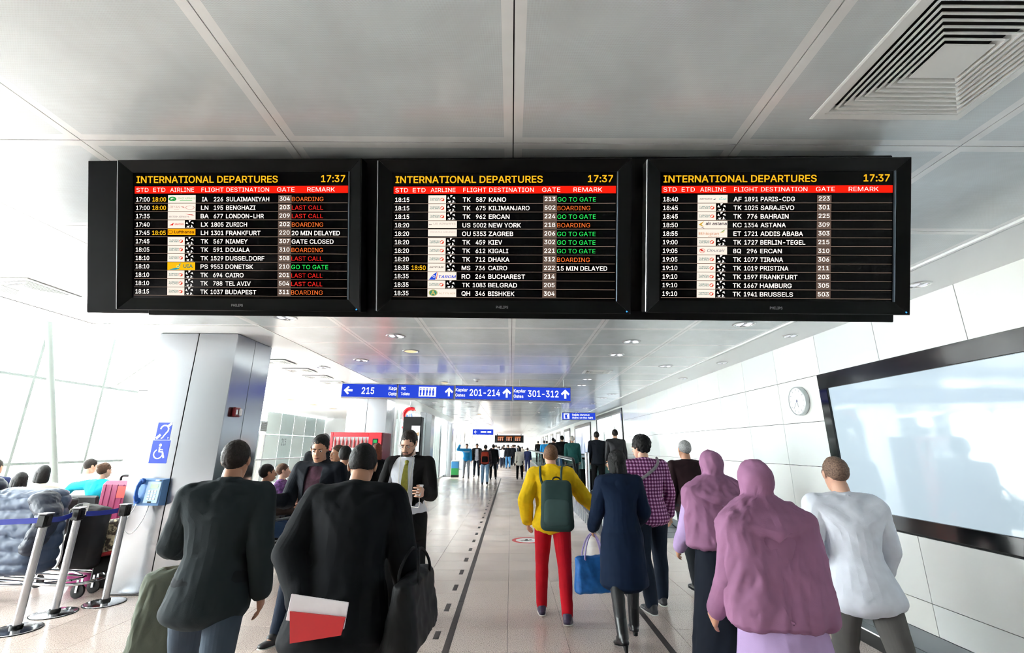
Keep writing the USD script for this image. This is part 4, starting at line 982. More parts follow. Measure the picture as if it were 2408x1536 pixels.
    def hand(s, n):
        J = s.J; k = s.k; d = J[n + 'u2']; sg = -1 if n == 'L' else 1
        inward = rotz(0) @ np.array([-sg, 0, 0.0]); pn = inward - (inward @ d) * d
        pn = pn / np.linalg.norm(pn) if np.linalg.norm(pn) > .15 else unit(np.cross(d, [0, 1, 0]))
        st = np.cross(pn, d) * (1 if sg > 0 else -1)
        if st[1] + .6 * st[2] < 0: st = -st
        w = J[n + 'wri']; c = J[n + 'curl']; out = []
        P = lambda a, b_, c_=0: w + k * (a * d + b_ * st + c_ * pn)
        out.append(H(*[E(P(a, b_), r * k, None, min(s.d, 1)) for a, b_, r in ((0, -.014, .02), (0, .014, .02), (.088, -.034, .013), (.088, .034, .0145))]))
        for q, (ln, bs) in enumerate(((.072, .036), (.08, .012), (.075, -.012), (.058, -.0345))):
            base = P(.088, bs); ang = c; dd = d
            segs = [base]; ll = (ln * .46, ln * .30, ln * .24)
            for j in range(3):
                dd = math.cos(ang) * d + math.sin(ang) * pn; segs.append(segs[-1] + k * ll[j] * dd); ang += c * (1.0 if j == 0 else .7)
            rr = (.0092, .0084, .0078, .0069)
            for j in range(3): out.append(H(E(segs[j], rr[j] * k, None, 0), E(segs[j + 1], rr[j + 1] * k, None, 0)))
        a0, a1 = P(.02, .026), P(.055, .052, .012); a2 = P(.085, .056, .022 + .02 * c)
        out += [H(E(a0, .015 * k, None, 0), E(a1, .011 * k, None, 0)), H(E(a1, .011 * k, None, 0), E(a2, .0085 * k, None, 0))]
        s.J[n + 'palm'] = P(.06, 0, .015); s.J[n + 'grip'] = P(.09, 0, .03)
        return out
    def headparts(s):
        k = s.k; f = s.fem; Rh = s.Rh
        e = lambda p, r: E(s.HP(*p), np.asarray(r) * k, Rh, s.d)
        cr, fa, ja = e((0, -.014, .03), (.074, .093, .086)), e((0, .027, -.028), (.059, .066, .072)), e((0, .042, -.078), (.040 if f else .045, .042, .030))
        out = [H(cr, fa), H(fa, ja), H(s.e(s.T(0, -.008, .485), (.058 if not f else .05)), s.e(s.HP(0, -.02, -.07), (.054 if not f else .046)))]
        if s.d:
            out += [H(e((0, .086, .008), (.009, .010, .010)), e((0, .104, -.026), (.012, .013, .010)), e((0, .082, -.03), (.017, .012, .009)))]
            out += [H(e((-.03, .078, .018), (.022, .012, .007)), e((.03, .078, .018), (.022, .012, .007)))]
            out += [H(e((0, .094, -.062), (.022, .009, .010)), e((0, .084, -.062), (.026, .010, .014)))]
            for sg in (-1, 1): out.append(H(e((sg * .074, -.004, .004), (.009, .022, .028)), e((sg * .079, -.014, .010), (.006, .016, .022))))
        return out
    def body(s, skin):
        ms = s.torso() + s.headparts()
        for n in 'LR':
            ms += s.arm(n) + s.hand(n) + s.leg(n)
            J = s.J; ms.append(H(s.e(J[n + 'ank'], .036), s.e(J[n + 'ank'] - J[n + 'fu'] * .052 * s.k + J[n + 'fd'] * .09 * s.k, (.03, .04, .016)), s.e(J[n + 'ank'] - J[n + 'fu'] * .05 * s.k - J[n + 'fd'] * .02 * s.k, .024)))
        m = U(ms)
        if s.d == 2: v, f = soften(m, .011, 3)
        elif s.d == 1: v, f = soften(m, .02, 1)
        else: v, f = arr(m)
        obj('body', (v, f), skin, s.prim, smooth=True if s.d else 50)
        return s
    def face(s, iris=(60, 40, 28), lip=(150, 92, 84), brow=(50, 38, 32)):
        k, Rh = s.k, s.Rh; e = lambda p, r, d=1: E(s.HP(*p), np.asarray(r) * k, Rh, d)
        for sg in (-1, 1):
            obj('eye', H(e((sg * .030, .079, .0), (.0125, .0115, .0085))), mat('eye_white', (226, 222, 216), .25), s.prim, smooth=True)
            obj('iris', H(e((sg * .030, .0895, .0), (.0052, .003, .0052))), mat('iris_%d' % iris[0], iris, .2), s.prim, smooth=True)
            obj('eyebrow', H(e((sg * .016, .0905, .019), (.006, .004, .0035)), e((sg * .044, .0815, .021), (.007, .004, .003))), mat('brow_%d' % brow[0], brow, .8), s.prim, smooth=True)
        obj('lips', H(e((-.02, .092, -.060), (.006, .006, .003)), e((.02, .092, -.060), (.006, .006, .003)), e((0, .100, -.0585), (.012, .005, .003)), e((0, .099, -.065), (.012, .005, .0035))), mat('lip_%d' % lip[0], lip, .45), s.prim, smooth=True)
        return s
    def put(s, name, ms, m, noise=None, L=None, it=5, label=None, cut=None):
        M = U(ms) if isinstance(ms, list) else ms
        if cut is not None:
            for c in cut: M = M - c
        r = soften(M, L or s.Lc, it if s.d else 0, noise if s.d else None, s.seed)
        if r is not None: obj(name, r, m, s.prim, smooth=(True if it else 40) if s.d else 55, label=label)
        return s
    # ---- clothes
    def top(s, name, m, g=.014, hem=-.10, flare=.012, sleeve=.98, collar=0.0, noise=(.006, (9, 9, 5)), cut=None, sg=None, hemy=0.0, label=None):
        ms = s.torso(g, low=False)
        b = s.b
        if hem > -.25: ms.append(H(s.tt(0, .005, .14, (.13 * b, .098 * b, .085), g), s.tt(0, -.004 + hemy, hem + .05, (.17 * b, .118 * b, .05), g + flare)))
        else:
            ms.append(H(s.tt(0, .005, .14, (.13 * b, .098 * b, .085), g), s.tt(0, -.004, -.06, (.17 * b, .12 * b, .06), g)))
            ms.append(H(s.tt(0, -.004, -.04, (.17 * b, .12 * b, .06), g), E(s.pel + np.array([0, hemy, hem + .03]) * s.k, (np.array([.18 * b, .14 * b, .03]) + flare) * s.k, None, s.d)))
        if sleeve:
            for n in 'LR': ms += s.arm(n, (g if sg is None else sg) + .004, sleeve)
        if collar: ms.append(H(s.tt(0, -.012, .49, (.074, .066, .02), .004), s.tt(0, -.014, .49 + collar, (.066, .062, .012), .006)))
        return s.put(name, ms, m, noise, cut=cut, label=label)
    def trousers(s, m, g=.016, ga=.018, cut=.97, noise=(.006, (7, 7, 4)), name='trousers'):
        ms = [H(s.tt(0, -.005, -.02, (.168 * s.b, .118 * s.b, .10), .010), s.tt(0, .003, .06, (.145 * s.b, .105 * s.b, .03), .010))]
        for n in 'LR':
            ms += s.leg(n, g, cut, ga); ms.append(H(s.e(s.J[n + 'hip'], .095 + g * .5), s.tt(0, -.005, -.04, (.12, .11, .07))))
        return s.put(name, ms, m, noise)
    def skirt(s, m, hem=-.5, flare=.04, g=.02, name='skirt', noise=(.012, (9, 9, 2)), y=0.0):
        ms = [H(s.tt(0, .003, .10, (.14 * s.b, .10 * s.b, .04), g), s.tt(0, -.005, -.06, (.17 * s.b, .125 * s.b, .08), g)), H(s.tt(0, -.005, -.06, (.17 * s.b, .125 * s.b, .08), g), E(s.pel + np.array([0, y, hem + .02]) * s.k, np.array([.19 * s.b + flare, .15 * s.b + flare, .02]) * s.k, None, s.d))]
        return s.put(name, ms, m, noise)
    def shoes(s, m, sole=None, heel=0.0, boot=0.0):
        k = s.k
        for n in 'LR':
            J = s.J; a, fd, fu = J[n + 'ank'], J[n + 'fd'], J[n + 'fu']; sd = np.cross(fd, fu); R = np.stack([sd, fd, fu], 1)
            B = lambda f_, u_, r: E(a + k * (f_ * fd + u_ * fu), np.asarray(r) * k, R, s.d)
            ms = [H(B(-.045, -.052, (.036, .032, .030)), B(.06, -.052, (.046, .05, .028))), H(B(.06, -.052, (.046, .05, .028)), B(.145, -.058, (.040, .04, .020))), H(B(-.012, .004, (.046, .05, .022)), B(.045, -.018, (.044, .05, .026)), B(-.03, -.05, (.038, .04, .028)), B(.06, -.045, (.043, .03, .028)))]
            if boot: ms.append(H(B(-.01, -.02, (.05, .052, .03)), E(a + (J[n + 'knee'] - a) * boot, .058 * k, None, s.d)))
            M = U(ms).trim_by_plane((fu[0], fu[1], fu[2]), float(fu @ (a - k * .070 * fu)))
            r = soften(M, max(.014, s.Lc * .7), 2 if s.d else 0); 
            if r is None: continue
            obj('shoe' if not boot else 'boot', r, m, s.prim, smooth=40)
            if s.d:
                so = [H(B(-.045, -.076, (.038, .034, .006)), B(.06, -.076, (.049, .05, .006)), B(.145, -.076, (.041, .041, .006)))]
                if heel: so = [H(B(.04, -.076, (.042, .04, .005)), B(.14, -.076, (.036, .036, .005))), H(B(-.05, -.076, (.024, .022, .008)), B(-.055, -.076 - heel, (.013, .013, .004)))]
                obj('shoe_sole' if not boot else 'boot_sole', [arr(q) for q in so] if len(so) > 1 else so[0], sole or black_matte, s.prim, smooth=40)
        return s
    # ---- hair and headwear
    def hair(s, m, style='short', vol=.008, off=0.0, noise=.0035, fr=85):
        k = s.k; c = np.array([0, -.027, .036]); r = np.array([.0745, .0965, .087]) + np.array([.6, .5, 1.0]) * vol
        pts = E(c * k, r * k, None, 2)
        M = H(pts)
        n_ = np.array([0, -.66, .75]); M = M.trim_by_plane(tuple(n_), float(off * k))
        parts = [M]
        if style in ('short', 'curly'):
            for sg in (-1, 1): parts.append(H(E(np.array([sg * .07, .012, .02]) * k, np.array([.010, .014, .022]) * k, None, 1), E(np.array([sg * .066, -.03, .02]) * k, np.array([.014, .03, .03]) * k, None, 1)))
        if style == 'long':
            parts.append(H(E(np.array([0, -.055, .0]) * k, np.array([.078, .05, .05]) * k, None, 1), E(np.array([0, -.085, -.20]) * k, np.array([.085, .03, .05]) * k, None, 1)))
            parts.append(H(E(np.array([0, -.085, -.20]) * k, np.array([.085, .03, .05]) * k, None, 1), E(np.array([0, -.095, -.30]) * k, np.array([.06, .02, .03]) * k, None, 1)))
        if style == 'bob':
            for sg in (-1, 1): parts.append(H(E(np.array([sg * .07, -.01, .02]) * k, np.array([.018, .05, .04]) * k, None, 1), E(np.array([sg * .07, -.02, -.09]) * k, np.array([.02, .05, .03]) * k, None, 1)))
            parts.append(H(E(np.array([0, -.06, .0]) * k, np.array([.075, .05, .05]) * k, None, 1), E(np.array([0, -.075, -.10]) * k, np.array([.075, .035, .03]) * k, None, 1)))
        if style == 'bun': parts.append(H(E(np.array([0, -.10, .07]) * k, np.array([.042, .04, .04]) * k, None, 1)))
        M = U(parts)
        v, f = soften(M, (.010 if s.d == 2 else .016) if s.d else .06, 1 if s.d else 0, (noise * 1.3, (fr, fr, fr * .7)) if s.d else None, s.seed)
        obj('hair', (v @ s.Rh.T + s.hc, f), m, s.prim, smooth=True if s.d else 60)
        return s
    def beard(s, m):
        k = s.k; M = H(E(np.array([0, .046, -.075]) * k, np.array([.05, .048, .036]) * k, None, 2), E(np.array([0, .015, -.045]) * k, np.array([.064, .05, .03]) * k, None, 2))
        M = M.trim_by_plane((0, -.25, -.97), .052 * k); 
        v, f = soften(M, .014, 2, (.003, (60, 60, 60)), s.seed)
        obj('beard', (v @ s.Rh.T + s.hc, f), m, s.prim, smooth=True)
        ms = H(E(np.array([-.02, .098, -.048]) * k, np.array([.012, .006, .005]) * k, None, 1), E(np.array([.02, .098, -.048]) * k, np.array([.012, .006, .005]) * k, None, 1))
        v, f = arr(ms); obj('moustache', (v @ s.Rh.T + s.hc, f), m, s.prim, smooth=True)
        return s
    def glasses(s, m):
        k = s.k; ms = []
        for sg in (-1, 1):
            ms.append(tube([s.HP(sg * .031 + .021 * math.cos(a), .096, .0 + .016 * math.sin(a)) for a in np.linspace(0, 2 * np.pi, 16, endpoint=False)], .0016 * k, 5, True))
            ms.append(tube([s.HP(sg * .052, .094, .004), s.HP(sg * .077, .06, .006), s.HP(sg * .081, -.01, .008)], .0016 * k, 5))
        ms.append(tube([s.HP(-.010, .096, .004), s.HP(0, .099, .006), s.HP(.010, .096, .004)], .0016 * k, 5))
        obj('glasses', ms, m, s.prim); return s
    def scarf(s, m, back=-.42, width=.26, name='headscarf', label=None):
        """A wide headscarf falling over shoulders and back."""
        k = s.k; hd = E(s.HP(0, -.012, .03), np.array([.092, .108, .102]) * k, s.Rh, 2); lo = E(s.HP(0, .01, -.07), np.array([.078, .085, .05]) * k, s.Rh, 2)
        sl, sr = s.tt(-s.sw / k, -.01, .44, (.075, .085, .06), .01), s.tt(s.sw / k, -.01, .44, (.075, .085, .06), .01)
        ms = [H(hd, lo), H(lo, sl, sr, s.tt(0, -.02, .40, (.12, .12, .06), .01)), H(sl, sr, s.tt(0, -.03, back + .5, (width, .15, .04), .01), s.tt(0, .03, back + .52, (width - .03, .14, .04)))]
        op = H(E(s.HP(0, .11, -.012), np.array([.05, .06, .068]) * k, s.Rh, 2))
        return s.put(name, ms, m, (.018, (12, 12, 3)), cut=[op], label=label)
skin_light = mat('skin_light', (214, 168, 144), .5, subsurface_weight=.08, subsurface_radius=(.01, .004, .002)); skin_mid = mat('skin_mid', (190, 140, 112), .5); skin_tan = mat('skin_tan', (166, 118, 92), .5)
def hairm(n, c): return mat('hair_' + n, c, .6, spec=.3, noise=(120, .55), bump=(260, .004))
hair_black, hair_dark, hair_brown, hair_red, hair_grey, hair_fair = hairm('black', (20, 18, 18)), hairm('dark', (38, 30, 27)), hairm('brown', (82, 58, 42)), hairm('red', (118, 62, 44)), hairm('grey', (150, 150, 150)), hairm('fair', (150, 112, 76))
def cloth(name, rgb, rough=.85, noise=(5, .12), **kw): return mat('cloth_' + name, rgb, rough, spec=.25, noise=noise, bump=(420, .0006), **kw)
c_black = cloth('black', (9, 10, 13)); c_navy = cloth('navy', (12, 32, 58)); c_navyd = cloth('navy_dark', (12, 18, 28)); c_char = cloth('charcoal', (30, 33, 38)); c_jean = cloth('jean', (44, 68, 100)); c_jeand = cloth('jean_dark', (20, 30, 46))
leather = mat('black_leather', (18, 18, 20), .35); white_rub = mat('white_rubber', (226, 224, 218), .5)
c_white = cloth('white', (222, 226, 236)); c_greyt = cloth('grey_trouser', (92, 90, 88))
# --- man in the grey-green jacket at the left, walking away
f = Figure('man in a worn grey-green jacket at the left, striding with a coat over his arm', (-1.66, 2.88), 16, 1.70, 2, lean=6, L=(24, 4, 10), R=(-20, 4, 22), LA=(12, 16, 62, .1), RA=(-14, 10, 24, 0), head=(-8, 6), build=1.05)
f.body(skin_mid).hair(hair_dark, 'short', .008).trousers(cloth('slate', (70, 82, 96))).shoes(leather)
f.top('shirt', c_char, .008, -.06)
f.top('jacket', cloth('greygreen', (38, 46, 50)), .026, -.20, .02, .97, .045, (.011, (8, 8, 4)))
manA = f
# --- dark-jacketed walker with the black trainers, coming toward the viewer
f = Figure('man in a dark navy jacket and maroon-print shirt walking forward in black trainers', (-1.80, 4.62), 172, 1.74, 2, lean=4, L=(-16, 3, 26), R=(16, 3, 6), LA=(-10, 10, 28, .1), RA=(14, 14, 82, .25), head=(16, 12), foot=(-18, 6), curl=(.4, 1.15))
f.body(skin_mid).face().hair(hair_black, 'short', .010).trousers(c_jeand, .014, .02).shoes(mat('trainer_black', (26, 26, 28), .5), white_rub)
f.top('shirt', cloth('maroonprint', (58, 30, 44), noise=(14, .5)), .010, -.05, sleeve=0)
cutv = H(E(f.T(-.055, .2, .47), (.02, .2, .02), f.Rt), E(f.T(.055, .2, .47), (.02, .2, .02), f.Rt), E(f.T(-.085, .2, -.2), (.02, .2, .02), f.Rt), E(f.T(.085, .2, -.2), (.02, .2, .02), f.Rt))
f.top('jacket', c_navyd, .024, -.12, .014, .97, .04, (.009, (9, 9, 5)), cut=[cutv])
for n in 'LR':      # laces
    J = f.J; a, fd, fu = J[n + 'ank'], J[n + 'fd'], J[n + 'fu']; sd = np.cross(fd, fu)
    obj('laces', [tube([a + fd * (.035 + .018 * q) - fu * (.012 + .008 * q) + sd * .02, a + fd * (.04 + .018 * q) - fu * (.006 + .008 * q), a + fd * (.035 + .018 * q) - fu * (.012 + .008 * q) - sd * .02], .0035, 5) for q in range(4)], white_rub, f.prim)
# --- big man in the long black coat, from behind
f = Figure('big man in a long black coat seen from behind, in the left foreground', (-.84, 2.60), 4, 1.72, 2, lean=16, L=(22, 9, 8), R=(-14, 9, 18), LA=(-26, 16, -6, .75), RA=(-6, 16, 30, .0), head=(6, 30), build=1.2)
f.body(skin_mid).hair(hair_black, 'short', .010).trousers(c_black, .03, .03).shoes(leather)
f.top('coat', cloth('coatblack', (8, 12, 18)), .034, -.24, .03, .96, .03, (.012, (7, 7, 4)))
manC = f
# --- man with the olive tie
f = Figure('man in an open black suit jacket with olive tie, looking at his phone', (-1.03, 4.95), 176, 1.79, 2, lean=2, L=(-6, 4, 6), R=(8, 5, 6), LA=(10, 12, 88, .18), RA=(0, 16, 14, .05), head=(-6, 20), curl=(.75, .4), build=1.0)
f.body(skin_light).face(brow=(44, 34, 28)).hair(hairm('darkbrown', (34, 27, 24)), 'short', .010, -.006).trousers(c_black, .02, .024).shoes(leather)
f.top('shirt', cloth('shirtwhite', (224, 228, 238), noise=(6, .05)), .010, -.04, sleeve=.9, collar=.03)
cutv = H(E(f.T(-.05, .2, .50), (.02, .2, .02), f.Rt), E(f.T(.10, .2, .50), (.02, .2, .02), f.Rt), E(f.T(-.07, .2, -.3), (.02, .2, .02), f.Rt), E(f.T(.22, .2, -.3), (.02, .2, .02), f.Rt), E(f.T(.19, .2, .25), (.02, .2, .02), f.Rt))
f.top('suit_jacket', cloth('suitblack', (13, 11, 12)), .020, -.26, .02, .95, .0, (.007, (8, 8, 4)), cut=[cutv])
tp = [f.T(0, .092, .462), f.T(0, .128, .40), f.T(0, .142, .30), f.T(0, .132, .16), f.T(0, .128, .06)]
tw = [.016, .022, .032, .040, .036]
v = []; 
for p, w_ in zip(tp, tw):
    for o in ((-w_, .0), (w_, .0), (w_, .006), (-w_, .006)): v.append(p + f.Rt @ np.array([o[0], o[1] - .004, 0]))
v += [f.T(0, .13, .02)]; fc = []
for i in range(4):
    for q in range(4): r_ = (q + 1) % 4; fc += [[4 * i + q, 4 * i + r_, 4 * i + 4 + r_], [4 * i + q, 4 * i + 4 + r_, 4 * i + 4 + q]]
fc += [[16, 17, 20], [17, 18, 20], [18, 19, 20], [19, 16, 20]]
obj('tie', (np.array(v), np.array(fc)), cloth('olive', (134, 132, 50), .6, (40, .2)), f.prim, smooth=30)
obj('tie_knot', H(E(f.T(0, .096, .466), (.022, .014, .018), f.Rt), E(f.T(0, .105, .445), (.015, .012, .01), f.Rt)), cloth('olive', (134, 132, 50)), f.prim, smooth=True)
f.glasses(mat('wire_gold', (120, 110, 96), .3, .8)); f.beard(hairm('stubble', (96, 76, 66)))
tieman = f
# --- yellow jacket, red trousers
f = Figure('traveller in a bright yellow jacket and red trousers walking away', (.42, 5.10), -6, 1.66, 2, lean=6, L=(14, 3, 10), R=(-10, 5, 12), LA=(-22, 20, 52, .25), RA=(26, 34, 26, -.25), head=(12, 8), foot=(0, -14), build=.98)
f.body(skin_light).hair(hairm('auburn', (112, 80, 58)), 'short', .008).trousers(cloth('red', (178, 8, 28)), .012, .014).shoes(mat('shoe_purple', (58, 44, 72), .5), white_rub)
f.top('jacket', cloth('yellow', (232, 190, 16), noise=(6, .16)), .034, -.11, .012, .97, .05, (.014, (10, 10, 7)))
yellow = f
# --- woman in the navy coat
f = Figure('woman in a knee-length navy coat and black heeled boots walking away', (1.02, 4.62), 2, 1.60, 2, True, lean=3, L=(-12, 2, 14), R=(14, 2, 6), LA=(8, 12, 40, .1), RA=(0, 14, 60, .2), head=(34, 4), foot=(-16, -6), build=1.05)
f.body(skin_mid).face().hair(hair_black, 'bob', .012).trousers(mat('tights_black', (14, 14, 18), .6), .004, .004, name='tights').shoes(leather, black_matte, .05, .55)
f.top('coat', cloth('coatnavy', (8, 27, 52)), .030, -.50, .05, .97, .035, (.010, (8, 8, 3)))
navyw = f
# --- plaid shirt with curly hair
plaid_n = {'tc': ('texture_coordinate', {}), 'w1': ('wave_texture', dict(scale=9.0, bands_direction='z')), 'w2': ('wave_texture', dict(scale=9.0, bands_direction='x')), 'm': ('mix', dict(fac=.5)),
           'r': ('rgb_ramp', {'ramp': [(0.2, lin((74, 22, 70))), (0.5, lin((132, 44, 110))), (0.85, lin((208, 164, 204)))]}), 'p': ('principled_bsdf', dict(roughness=.85))}
plaid = usdkit.material(stage, f'{LOOKS}/cloth_plaid', plaid_n, [('tc.object', 'w1.vector'), ('tc.object', 'w2.vector'), ('w1.color', 'm.color1'), ('w2.color', 'm.color2'), ('m.color', 'r.fac'), ('r.color', 'p.base_color')], surface='p.BSDF')
f = Figure('curly-haired person in a purple plaid shirt carrying a dark shoulder bag', (1.50, 5.42), 8, 1.76, 2, lean=4, L=(-10, 4, 12), R=(10, 4, 5), LA=(4, 8, 22, .1), RA=(-4, 14, 30, 0), head=(30, 6), build=1.08)
f.body(skin_light).face().hair(hair_black, 'curly', .028, -.018, .014, 34).trousers(c_jeand, .02, .022).shoes(mat('shoe_dark', (40, 40, 44), .5), white_rub)
f.top('shirt', plaid, .022, -.14, .016, .96, .03, (.010, (9, 9, 5)))
plaidp = f
# --- older man in maroon
f = Figure('grey-haired man in a dark maroon pullover walking along the right wall', (2.24, 6.15), 2, 1.73, 2, lean=3, L=(-12, 3, 14), R=(12, 3, 6), head=(4, 4), build=1.05)
f.body(skin_mid).hair(hair_grey, 'short', .006, .012).trousers(c_char).shoes(leather)
f.top('pullover', cloth('maroon', (38, 20, 24)), .022, -.12, .012, .97, .03, (.008, (9, 9, 5)))
# --- two women in lilac
lil = cloth('lilac', (178, 152, 196), .8, (5, .08)); mau = cloth('mauve', (150, 104, 136), .8, (5, .10))
f = Figure('woman in a long mauve headscarf over a lilac dress, left one of the pair', (1.50, 3.58), -6, 1.62, 2, True, lean=4, L=(14, 3, 8), R=(-14, 3, 16), LA=(6, 16, 46, .1), RA=(0, 14, 50, .1), head=(-6, 4), build=1.1)
f.body(skin_mid).face().shoes(leather)
f.skirt(cloth('skirtnavy', (8, 16, 30)), -.80, .10, .03, 'long_skirt')
f.top('tunic', lil, .010, -.16, .0, .97, 0, (.005, (10, 10, 3)), sg=.02)
f.scarf(mau, -.42, .27)
lilA = f
f = Figure('woman in a mauve headscarf and full lilac gown, right one of the pair', (1.27, 2.48), 2, 1.57, 2, True, lean=3, L=(-10, 3, 10), R=(12, 3, 8), LA=(0, 14, 40, .1), RA=(4, 14, 46, .1), head=(8, 4), build=1.12)
f.body(skin_mid).face().shoes(leather)
f.skirt(lil, -.84, .12, .03, 'long_skirt')
f.top('tunic', mau, .010, -.12, .0, .97, 0, (.005, (10, 10, 3)), sg=.02)
f.scarf(mau, -.52, .28)
# --- man in the white shirt by the wall
f = Figure('man in a loose white shirt and grey trousers next to the light box', (2.10, 3.10), -10, 1.59, 2, lean=5, L=(14, 4, 8), R=(-14, 4, 16), LA=(-8, 16, 46, .1), RA=(8, 12, 30, .05), head=(0, 6), build=1.04)
f.body(skin_light).hair(hairm('thinbrown', (120, 96, 82)), 'short', .005, .014).trousers(c_greyt, .012, .03).shoes(leather)
f.top('shirt', c_white, .022, -.17, .035, .70, .03, (.012, (8, 8, 4)))
# ------------------------------------------------------------------ people farther off
shirt_beige = cloth('beige', (206, 200, 190)); c_cream = cloth('cream', (222, 214, 202)); c_teal = cloth('teal', (14, 152, 172)); c_brown = cloth('brown', (46, 36, 32)); c_blue = cloth('blue', (28, 128, 186)); c_green = cloth('green', (24, 74, 70)); c_greyj = cloth('greyjog', (140, 144, 152)); c_lightjean = cloth('lightjean', (132, 164, 196)); c_dkblue = cloth('darkblue', (26, 34, 70)); c_lav = cloth('pale', (206, 208, 216))
def walker(label, pos, rz, h, topm, trm, hr, skin=skin_mid, d=1, fem=False, base=0.0, style='short', ph=1, hem=-.10, group=None, face=False, build=1.0, g=.022, **kw):
    a = 14 * ph
    kw.setdefault('LA', (-a, 8, 18, 0)); kw.setdefault('RA', (a, 8, 18, 0))
    f = Figure(label, pos, rz, h, d, fem, 3, 0, (a, 3, 8), (-a, 3, 14), group=group, base_z=base, build=build, foot=(0, -10), **kw)
    f.body(skin).hair(hr, style, .009).trousers(trm).shoes(leather)
    if face: f.face()
    f.top('jacket', topm, g, hem, .012, .97, .03 if d else 0)
    return f
f = walker('grey-bearded man with glasses in a dark jacket in front of the red vending machine', (-2.86, 7.35), 188, 1.80, c_char, c_black, hair_grey, ph=.3, face=True); f.glasses(black_matte); f.beard(hairm('greybeard', (132, 130, 128)))
walker('woman with long reddish hair beside the tie-wearing man', (-2.03, 7.3), 20, 1.66, c_black, c_black, hair_red, fem=True, style='long', ph=.3)
walker('curly brown-haired person half hidden behind the big man in black', (-2.32, 6.55), 150, 1.63, c_brown, c_char, hair_brown, style='curly', ph=.3, face=True)
walker('dark-haired person close behind the big man in the black coat', (-1.98, 5.75), 10, 1.62, c_black, c_black, hair_black, ph=.5)
f = walker('young man in a bright blue track jacket with one hand raised to his head', (-2.34, 25.4), 186, 1.76, c_blue, c_greyj, hair_dark, skin_light, ph=.5, face=True, RA=(20, 95, 150, 1.05), LA=(4, 8, 14, 0))
obj('chest_stripe', H(f.tt(-.16, .085, .36, (.01, .05, .012)), f.tt(.16, .085, .36, (.01, .05, .012)), f.tt(0, .13, .36, (.03, .012, .012))), white_rub, f.prim)
f = walker('young man in an open black jacket over a pale patterned shirt', (-1.87, 26.4), 184, 1.77, c_lav, c_jeand, hair_black, skin_tan, ph=.7, face=True)
cutv = H(E(f.T(-.06, .2, .48), (.02, .2, .02), f.Rt), E(f.T(.06, .2, .48), (.02, .2, .02), f.Rt), E(f.T(-.09, .2, -.2), (.02, .2, .02), f.Rt), E(f.T(.09, .2, -.2), (.02, .2, .02), f.Rt))
f.top('open_jacket', c_black, .04, -.08, .014, .98, .03, cut=[cutv])
redbp = walker('traveller in a chequered jacket and pale jeans wearing a red and black backpack', (-1.13, 21.3), -2, 1.70, cloth('chequer', (64, 52, 54), noise=(30, .8)), c_lightjean, hair_dark, ph=.8)
walker('man in an all-black suit walking just right of the red backpack', (-.9, 24.5), 4, 1.74, c_black, c_black, hair_dark, ph=.9, hem=-.2)
cream = walker('long-haired woman in a cream coat and black leggings down the middle of the concourse', (.44, 24.7), 2, 1.62, c_cream, c_black, hair_black, fem=True, style='long', ph=.8, hem=-.22)
walker('young person dressed all in dark blue near the walkway handrail', (1.08, 31.5), -3, 1.56, c_dkblue, c_dkblue, hair_dark, ph=.9)
walker('man in a dark jacket and light blue jeans amid the distant crowd', (-.22, 36.5), 0, 1.78, c_navyd, cloth('bluejean', (62, 116, 160)), hair_dark, ph=1)
walker('man in a pale grey jacket with jeans in the distant crowd', (-1.1, 35.0), 4, 1.74, cloth('palegrey', (176, 184, 196)), c_jeand, hair_dark, ph=.8)
walker('child-sized traveller in a white hooded top in the distant crowd', (-.66, 37.5), 2, 1.6, c_white, c_jeand, hair_dark, ph=.7)
cr = random.Random(5)
tops = [c_black, c_navyd, c_char, c_brown, c_dkblue, c_white, c_jeand, c_black, c_cream]
for k in range(16):
    x, y = -1.45 + 2.6 * ((k * 0.618) % 1.0), 38.5 + ((k * 5) % 16) * .62
    walker('traveller in the far crowd below the distant departures board', (x, y), cr.choice((0, 5, -5, 180)), cr.uniform(1.6, 1.8), tops[k % 9], cr.choice((c_black, c_jeand, c_char)), cr.choice((hair_black, hair_dark, hair_brown)), d=0, ph=cr.uniform(.3, 1), group='far crowd below the distant departures board')
# --- on the moving walkway (raised a step above the floor)
ZW = 0.35
walker('grey-haired man in a dark green jacket standing on the moving walkway', (1.99, 15.6), -4, 1.62, c_green, c_char, hairm('silver', (176, 170, 160)), d=1, base=ZW, ph=.2, build=1.15, hem=-.16)
f = walker('dark-haired man with a pale blue collar farther up the moving walkway', (2.0, 18.8), -10, 1.70, c_black, c_black, hair_black, d=1, base=ZW, ph=.2)
obj('collar_band', H(f.tt(0, -.012, .52, (.062, .06, .016))), c_blue, f.prim)
walker('slim man in a dark jacket standing alone on the walkway, facing away', (2.42, 13.5), 0, 1.70, c_navyd, c_black, hair_black, d=1, base=ZW, ph=.25, hem=-.16)
walker('tall man in a black leather jacket at the near end of the walkway', (2.78, 12.75), -6, 1.74, cloth('leatherjacket', (30, 30, 34), .45), c_jeand, hair_dark, skin_light, d=1, base=ZW, ph=.3, build=1.1)
walker('small grey-haired passenger in dark clothes on the walkway near the wall', (3.0, 16.9), -4, 1.52, c_black, c_black, hair_grey, d=0, base=ZW, ph=.2)
for k, (x, y, h) in enumerate(((2.15, 24.5, 1.72), (2.5, 27.5, 1.70), (2.1, 30.5, 1.66), (2.6, 35, 1.7), (2.2, 39, 1.72))):
    walker(['passenger in brown standing well along the moving walkway', 'dark-jacketed passenger on the walkway by the third light box', 'passenger in a blue top far along the walkway', 'tiny passenger in teal far along the walkway', 'farthest dark passenger on the walkway'][k], (x, y), 0, h, (c_brown, c_black, c_blue, c_teal, c_black)[k], c_black, hair_dark, d=0, base=ZW, ph=.2)

